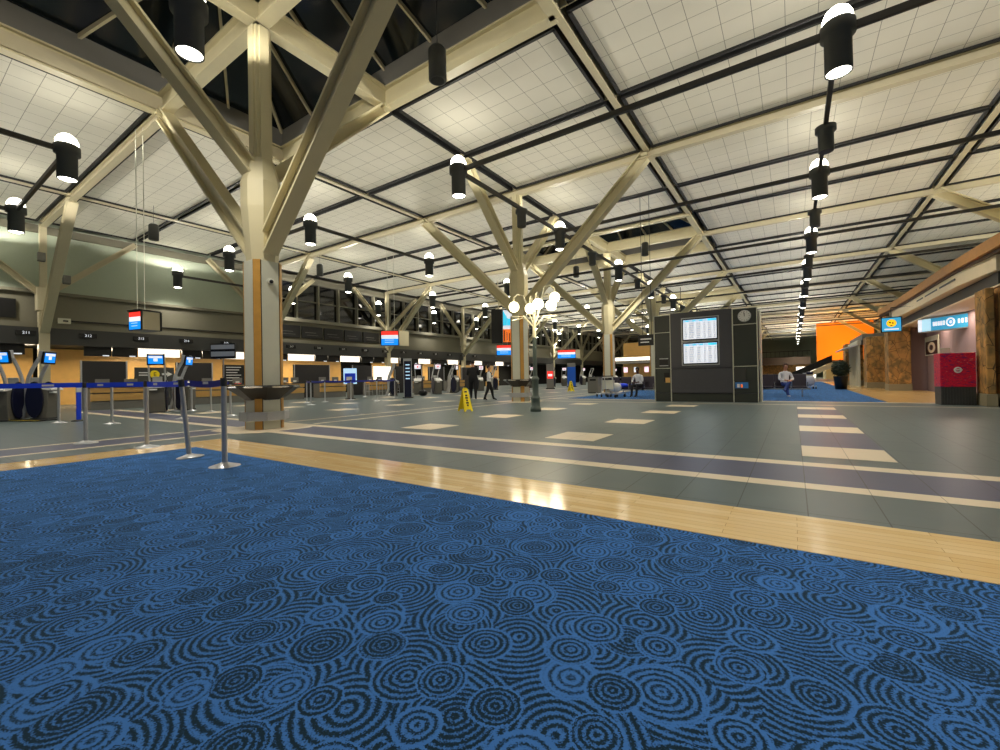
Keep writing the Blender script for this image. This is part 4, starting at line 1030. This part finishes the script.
# plant
e = empty('potted_shrub', (2.35, 33, 0), 'dark bushy shrub in a tall round pot', 'plant')
MB(black).lathe([(0, 0), (.28, 0), (.36, .75), (.38, .8), (.33, .8), (.3, .74), (0, .74)], 20).build('pot', e)
leaf = MB(mat('leaf', (28, 48, 30), .6, var=.4, scale=20))
for i in range(1700):
    v = Vector((random.gauss(0, 1), random.gauss(0, 1), random.gauss(0, 1))).normalized()*random.uniform(.25, .47); v.z = v.z*1.15
    c_ = v+Vector((0, 0, 1.25)); a = Vector((random.uniform(-1, 1), random.uniform(-1, 1), random.uniform(-1, 1))).normalized()*.07; b_ = a.cross(v).normalized()*.03
    leaf.add([c_-a, c_+b_, c_+a, c_-b_], [(0, 1, 2, 3)])
leaf.build('foliage', e); MB(mat('stem', (70, 52, 34), .8)).tube([(0, 0, .7), (0, 0, 1.3)], .03, 8).build('stem', e)

# ================================================================ FAR END: mezzanine, orange wall, escalator, far island
e = empty('mezzanine', (-6, 110, 0), 'dark far mezzanine with a railing and lit openings', 'balcony')
mz = MB(MAT['brown_dark']); mz.box(-14, 9, 0, 6, 2.8, 4.4); mz.build('slab', e)
r_ = MB(black); 
for i in range(30): r_.box(-14+.8*i, -13.95+.8*i, 0, .05, 4.4, 5.6)
r_.box(-14, 9, 0, .06, 5.55, 5.65); r_.build('railing', e)
MB(stonem).box(-14, 9, 4, 4.2, 0, 2.8).build('back_wall', e)
ow = MAT['orange_wall']
o = MB(ow).box(3.4, 10.9, 92, 92.4, 2.4, CZ).build('orange_wall', None); tag(o, 'tall orange lit wall at the far right end', 'wall')
for x, y in ((6.5, 85), (6.5, 75)):
    l = bpy.data.lights.new('orange_floodlight', 'AREA'); l.size = 1.5; l.energy = 750; l.color = (1, .46, .10)
    o = bpy.data.objects.new('orange_floodlight', l); sc.collection.objects.link(o); o.location = (x, y, 4.6); o.rotation_euler = (math.radians(150 if y < 80 else 110), 0, 0)
e = empty('stair_block', (8.2, 84, 0), 'beige block with a dark parapet below the orange wall', 'wall')
MB(mat('plaster_beige', (190, 176, 130), .8)).box(-4, 2.8, 0, 7.8, 0, 2.6).build('plaster', e); MB(black).box(-4, 2.8, -.1, 0, 2.45, 2.9).build('parapet', e)
e = empty('escalator', (1.2, 74, 0), 'far escalator with a pale underside rising right', 'escalator')
s_ = MB(creamf); s_.prism([(-1.2, .2), (3.2, 2.4), (3.2, 1.6), (-.6, 0)], 'y', 0, 2); s_.build('truss', e)
s_ = MB(black); s_.prism([(-1.2, .25), (3.2, 2.5), (3.2, 3.4), (-1.4, 1.1)], 'y', -.05, .02); s_.build('balustrade', e)
o = MB(litw).box(.5, 3.8, 109.7, 109.9, 0, 2.3).build('glow_panel', None); tag(o, 'bright white panel under the far mezzanine', 'light box')
o = MB(litw).box(-3.6, -2.5, 44, 44.1, 1.0, 1.7).build('glow_panel', None) if False else None
# far check-in island between the columns
e = empty('far_island', (-17, 66, 0), 'distant check-in island with a white lit fascia', 'counter')
MB(litw).box(-6, 9, 0, .3, 3.4, 3.9).build('lit_fascia', e); MB(greyp).box(-6, 9, .3, 4, 3.0, 3.8).build('soffit', e)
MB(tan).box(-6, 9, 4, 4.3, 0, 6.4).build('back_panel', e)
for i in range(9): MB(whitem if i % 2 else pinkm).box(-5+1.6*i, -4.4+1.6*i, 1, 1.1, 1.6, 2.4).build('screen', e)
e = empty('gantry_sign', (-9.8, 44, 0), 'dark overhead direction sign between the far columns', 'sign')
b = MB(black, whitem, cyanm, mat('sign_lime', (210, 240, 40), .5, emit=1)); b.box(-1.6, 1.7, -.1, .1, 3.2, 4.3, 0); b.box(-1.5, -.7, -.11, -.1, 3.9, 4.1, 3); b.box(-1.3, -.9, -.11, -.1, 3.4, 3.8, 1); b.box(.8, 1.4, -.11, -.1, 3.5, 3.8, 1); b.box(.9, 1.3, -.11, -.1, 3.9, 4.2, 3); b.box(-.5, .6, -.11, -.1, 2.85, 3.2, 2)
b.build('panel', e); MB(black).tube([(-1, 0, 4.3), (-1, 0, CZ)], .03, 6).tube([(1, 0, 4.3), (1, 0, CZ)], .03, 6).build('hanger', e)
e = empty('overhead_sign', (-5.6, 20.5, 0), 'small dark overhead sign at the left edge of the kiosk', 'sign')
MB(black, white).box(-.4, .35, -.04, .04, 2.45, 2.95, 0).box(-.3, .2, -.045, -.04, 2.72, 2.78, 1).box(-.3, .1, -.045, -.04, 2.58, 2.63, 1).build('panel', e, .01)
MB(black).tube([(-.2, 0, 2.95), (-.2, 0, CZ)], .012, 6).tube([(.2, 0, 2.95), (.2, 0, CZ)], .012, 6).build('hanger', e)

# ================================================================ PEOPLE
def person(name, label, loc, rz, J, mats, zone, parts=(), scale=1.0):
    """J: list of (id, parent id, position, radius). One skinned body; zone(v)->material slot."""
    ids = {j[0]: i for i, j in enumerate(J)}
    me = bpy.data.meshes.new('person')
    me.from_pydata([j[2] for j in J], [(ids[j[1]], i) for i, j in enumerate(J) if j[1]], [])
    o = bpy.data.objects.new('person', me); sc.collection.objects.link(o)
    sk = o.modifiers.new('skin', 'SKIN'); sk.use_smooth_shade = True
    for i, j in enumerate(J):
        r_ = j[3]; d = me.skin_vertices[0].data[i]; d.radius = r_ if isinstance(r_, tuple) else (r_, r_)
    me.skin_vertices[0].data[0].use_root = True
    ss = o.modifiers.new('sub', 'SUBSURF'); ss.levels = 2; ss.render_levels = 2
    dg = bpy.context.evaluated_depsgraph_get(); dg.update()
    nm = bpy.data.meshes.new_from_object(o.evaluated_get(dg)); bpy.data.objects.remove(o)
    for m in mats: nm.materials.append(m)
    for p in nm.polygons: p.material_index = zone(p.center); p.use_smooth = True
    o = bpy.data.objects.new('person', nm); sc.collection.objects.link(o); o.location = loc; o.rotation_euler.z = rz; o.scale = (scale,)*3
    tag(o, label, 'person')
    for nme, mb in parts: mb.build(nme, o)
    return o
def hand_joints(side, wrist, dirv, pre):
    """five fingers rooted in the palm"""
    d = Vector(dirv).normalized(); s_ = d.cross(Vector((1, 0, 0))).normalized() if abs(d.x) < .9 else Vector((0, 1, 0)); out = []
    palm = Vector(wrist)+d*.07; out.append((pre+'palm', pre+'wrist', tuple(palm), (.03, .018)))
    for k in range(4):
        b_ = palm+s_*(k-1.5)*.019+d*.03; t = b_+d*(.07 if k in (1, 2) else .055)+Vector((0, 0, -.01))
        out += [(pre+'k%d' % k, pre+'palm', tuple(b_), .009), (pre+'f%d' % k, pre+'k%d' % k, tuple(t), .0075)]
    b_ = palm-s_*.035-d*.02; out += [(pre+'t0', pre+'palm', tuple(b_), .01), (pre+'t1', pre+'t0', tuple(b_-s_*.02+d*.04), .008)]
    return out
def face_parts(hc, sk, hairm, hair_long=False, r=.1):
    """eyes, nose, ears, hair around a head centred at hc facing -y"""
    hc = Vector(hc)
    hr = MB(hairm); V = []
    hr.sphere(hc+Vector((0, .018, .03)), r*1.06, 16, 0, (.86, 1.0, 1.05))
    hr.v = [v if not (v.y < hc.y-.035 and v.z < hc.z+.055) else Vector((v.x*.9+hc.x*.1, hc.y-.03, v.z)) for v in hr.v]
    hr.v = [v if v.z > hc.z-.05 else Vector((v.x, max(v.y, hc.y+.02), v.z if hair_long else max(v.z, hc.z-.06))) for v in hr.v]
    ey = MB(white, black)
    for s_ in (-1, 1): ey.sphere(hc+Vector((s_*.032, -r*.86, .005)), .012, 8, 0); ey.sphere(hc+Vector((s_*.032, -r*.86-.008, .005)), .006, 6, 1)
    no = MB(sk); no.sphere(hc+Vector((0, -r*1.0, -.02)), .018, 8, 0, (.8, 1, 1.5))
    for s_ in (-1, 1): no.sphere(hc+Vector((s_*.083, .01, -.01)), .02, 8, 0, (.5, 1, 1.5))
    mo = MB(mat('lips', (150, 80, 75), .5)); mo.sphere(hc+Vector((0, -r*.88, -.055)), .02, 8, 0, (1.2, .5, .35))
    return [('hair', hr), ('eyes', ey), ('nose_and_ears', no), ('mouth', mo)]
suit = mat('black_cloth', (22, 22, 25), .8); shirt = mat('white_shirt', (228, 230, 235), .8); jean = mat('jeans', (40, 62, 130), .8)
hairb = mat('dark_hair', (26, 20, 18), .6); shoe = mat('shoe_black', (15, 15, 16), .4); shoew = mat('shoe_white', (225, 225, 225), .6)
def walker(stride, armsw, sh=.2, hip=.1, thick=1.0, arms_front=False):
    J = [('pelvis', None, (0, 0, .98), (.15*thick, .11*thick)), ('belly', 'pelvis', (0, 0, 1.14), (.145*thick, .105*thick)), ('chest', 'belly', (0, 0, 1.32), (.17*thick, .115*thick)),
         ('neckb', 'chest', (0, 0, 1.47), (.085, .07)), ('neck', 'neckb', (0, -.005, 1.54), .052), ('head1', 'neck', (0, -.02, 1.62), (.07, .08)), ('head2', 'head1', (0, -.015, 1.70), (.078, .095)), ('head3', 'head2', (0, -.005, 1.76), (.06, .075))]
    for s_, n in ((-1, 'l'), (1, 'r')):
        f_ = stride*s_
        J += [(n+'hip', 'pelvis', (s_*hip, 0, .9), .095*thick), (n+'knee', n+'hip', (s_*hip*1.05, -f_*.45-.03, .5), .076*thick), (n+'ank', n+'knee', (s_*hip, -f_+(.04 if f_ > 0 else .0), .1 if f_ > 0 else .14), .045),
              (n+'heel', n+'ank', (s_*hip, -f_+.03, .045), .038), (n+'toe', n+'ank', (s_*hip*1.2, -f_-.15, .035), .034)]
        a = -armsw*s_
        el = (s_*(sh+.06), a*.5+.02, 1.14); wr_ = (s_*(sh+.05), a-.06, .92)
        if arms_front: el = (s_*(sh+.05), -.02, 1.14); wr_ = (s_*.12, -.28, 1.18)
        J += [(n+'sh', 'chest', (s_*sh, 0, 1.42), .062*thick), (n+'el', n+'sh', el, .046*thick), (n+'wrist', n+'el', wr_, .03)]
        J += hand_joints(s_, wr_, (0, -.15 if not arms_front else -1, -1 if not arms_front else 0), n)
    return J
def zw(c):
    if c.z > 1.5: return 0
    if c.z < .075: return 3
    if c.y < -.22 and 1.05 < c.z < 1.3: return 0
    return 1 if c.z > .97 else 2
J = walker(.2, .12, .215, .11, 1.35, True)
person('man', 'man in a black jacket and black trousers walking past the machines', (-13.46, 17.4, 0), math.radians(215), J, [skin, suit, suit, shoe], zw, face_parts((0, -.015, 1.695), skin, hairb), 1.1)
J = walker(.24, .05, .19, .095, 1.15, True)
bp_ = MB(suit); bp_.prism([(.1, .98), (.27, 1.0), (.3, 1.2), (.26, 1.42), (.1, 1.44)], 'x', -.14, .14)
st_ = MB(suit)
for s_ in (-1, 1): st_.tube([(s_*.1, .12, 1.44), (s_*.11, .0, 1.5), (s_*.11, -.13, 1.4), (s_*.13, -.13, 1.2), (s_*.15, .02, 1.02), (s_*.12, .12, 1.02)], .018, 6)
person('woman', 'person in a white shirt with a black backpack walking right', (-12.04, 16.8, 0), math.radians(120), J, [skin, shirt, suit, shoe], zw, face_parts((0, -.015, 1.695), skin, hairb)+[('backpack', bp_), ('strap', st_)], .93)
def sitter(cross=False, lean=0, arms='lap'):
    J = [('pelvis', None, (0, .1, .56), (.16, .12)), ('belly', 'pelvis', (0, .08-lean*.3, .72), (.145, .11)), ('chest', 'belly', (0, .06-lean, .92), (.165, .11)), ('neckb', 'chest', (0, .05-lean*1.1, 1.07), (.08, .07)), ('neck', 'neckb', (0, .03-lean*1.2, 1.14), .05),
         ('head1', 'neck', (0, 0-lean*1.2, 1.21), (.07, .08)), ('head2', 'head1', (0, 0-lean*1.2, 1.29), (.078, .095)), ('head3', 'head2', (0, .01-lean*1.2, 1.35), (.06, .075))]
    for s_, n in ((-1, 'l'), (1, 'r')):
        kn = (s_*.13, -.36, .55); an = (s_*.12, -.4, .12)
        if cross and s_ == 1: kn = (-.02, -.38, .68); an = (-.28, -.5, .34)
        J += [(n+'hip', 'pelvis', (s_*.1, .02, .54), .095), (n+'knee', n+'hip', kn, .068), (n+'ank', n+'knee', an, .045), (n+'heel', n+'ank', (an[0], an[1]+.03, an[2]-.06), .036), (n+'toe', n+'ank', (an[0]-(.05 if cross and s_ == 1 else 0), an[1]-.16, an[2]-.075), .034)]
        el = (s_*.27, -.02-lean, .74); wr_ = (s_*.1, -.24, .7)
        J += [(n+'sh', 'chest', (s_*.19, .06-lean, 1.01), .06), (n+'el', n+'sh', el, .045), (n+'wrist', n+'el', wr_, .03)]
        J += hand_joints(s_, wr_, (-s_*.4, -1, -.1), n)
    return J
def zs(c):
    if c.z > 1.09: return 0
    if c.z < .09: return 3
    if c.y < -.21 and c.z > .655 and abs(c.x) < .2 and c.z < .8: return 0
    return 1 if c.z > .62 and c.y > -.25 else 2
person('man', 'man in a white shirt and dark trousers seated left of the kiosk', (-6.35, 21.5, -.0), math.radians(-12), sitter(lean=.06), [dskin, shirt, suit, shoe], zs, face_parts((0, -.07, 1.285), dskin, hairb), 1.05)
person('woman', 'person in a white top and blue jeans seated with legs crossed', (-.28, 22.7, 0), math.radians(25), sitter(True), [skin, shirt, jean, shoew], zs, face_parts((0, 0, 1.285), skin, mat('brown_hair', (62, 36, 26), .6)), 1.05)
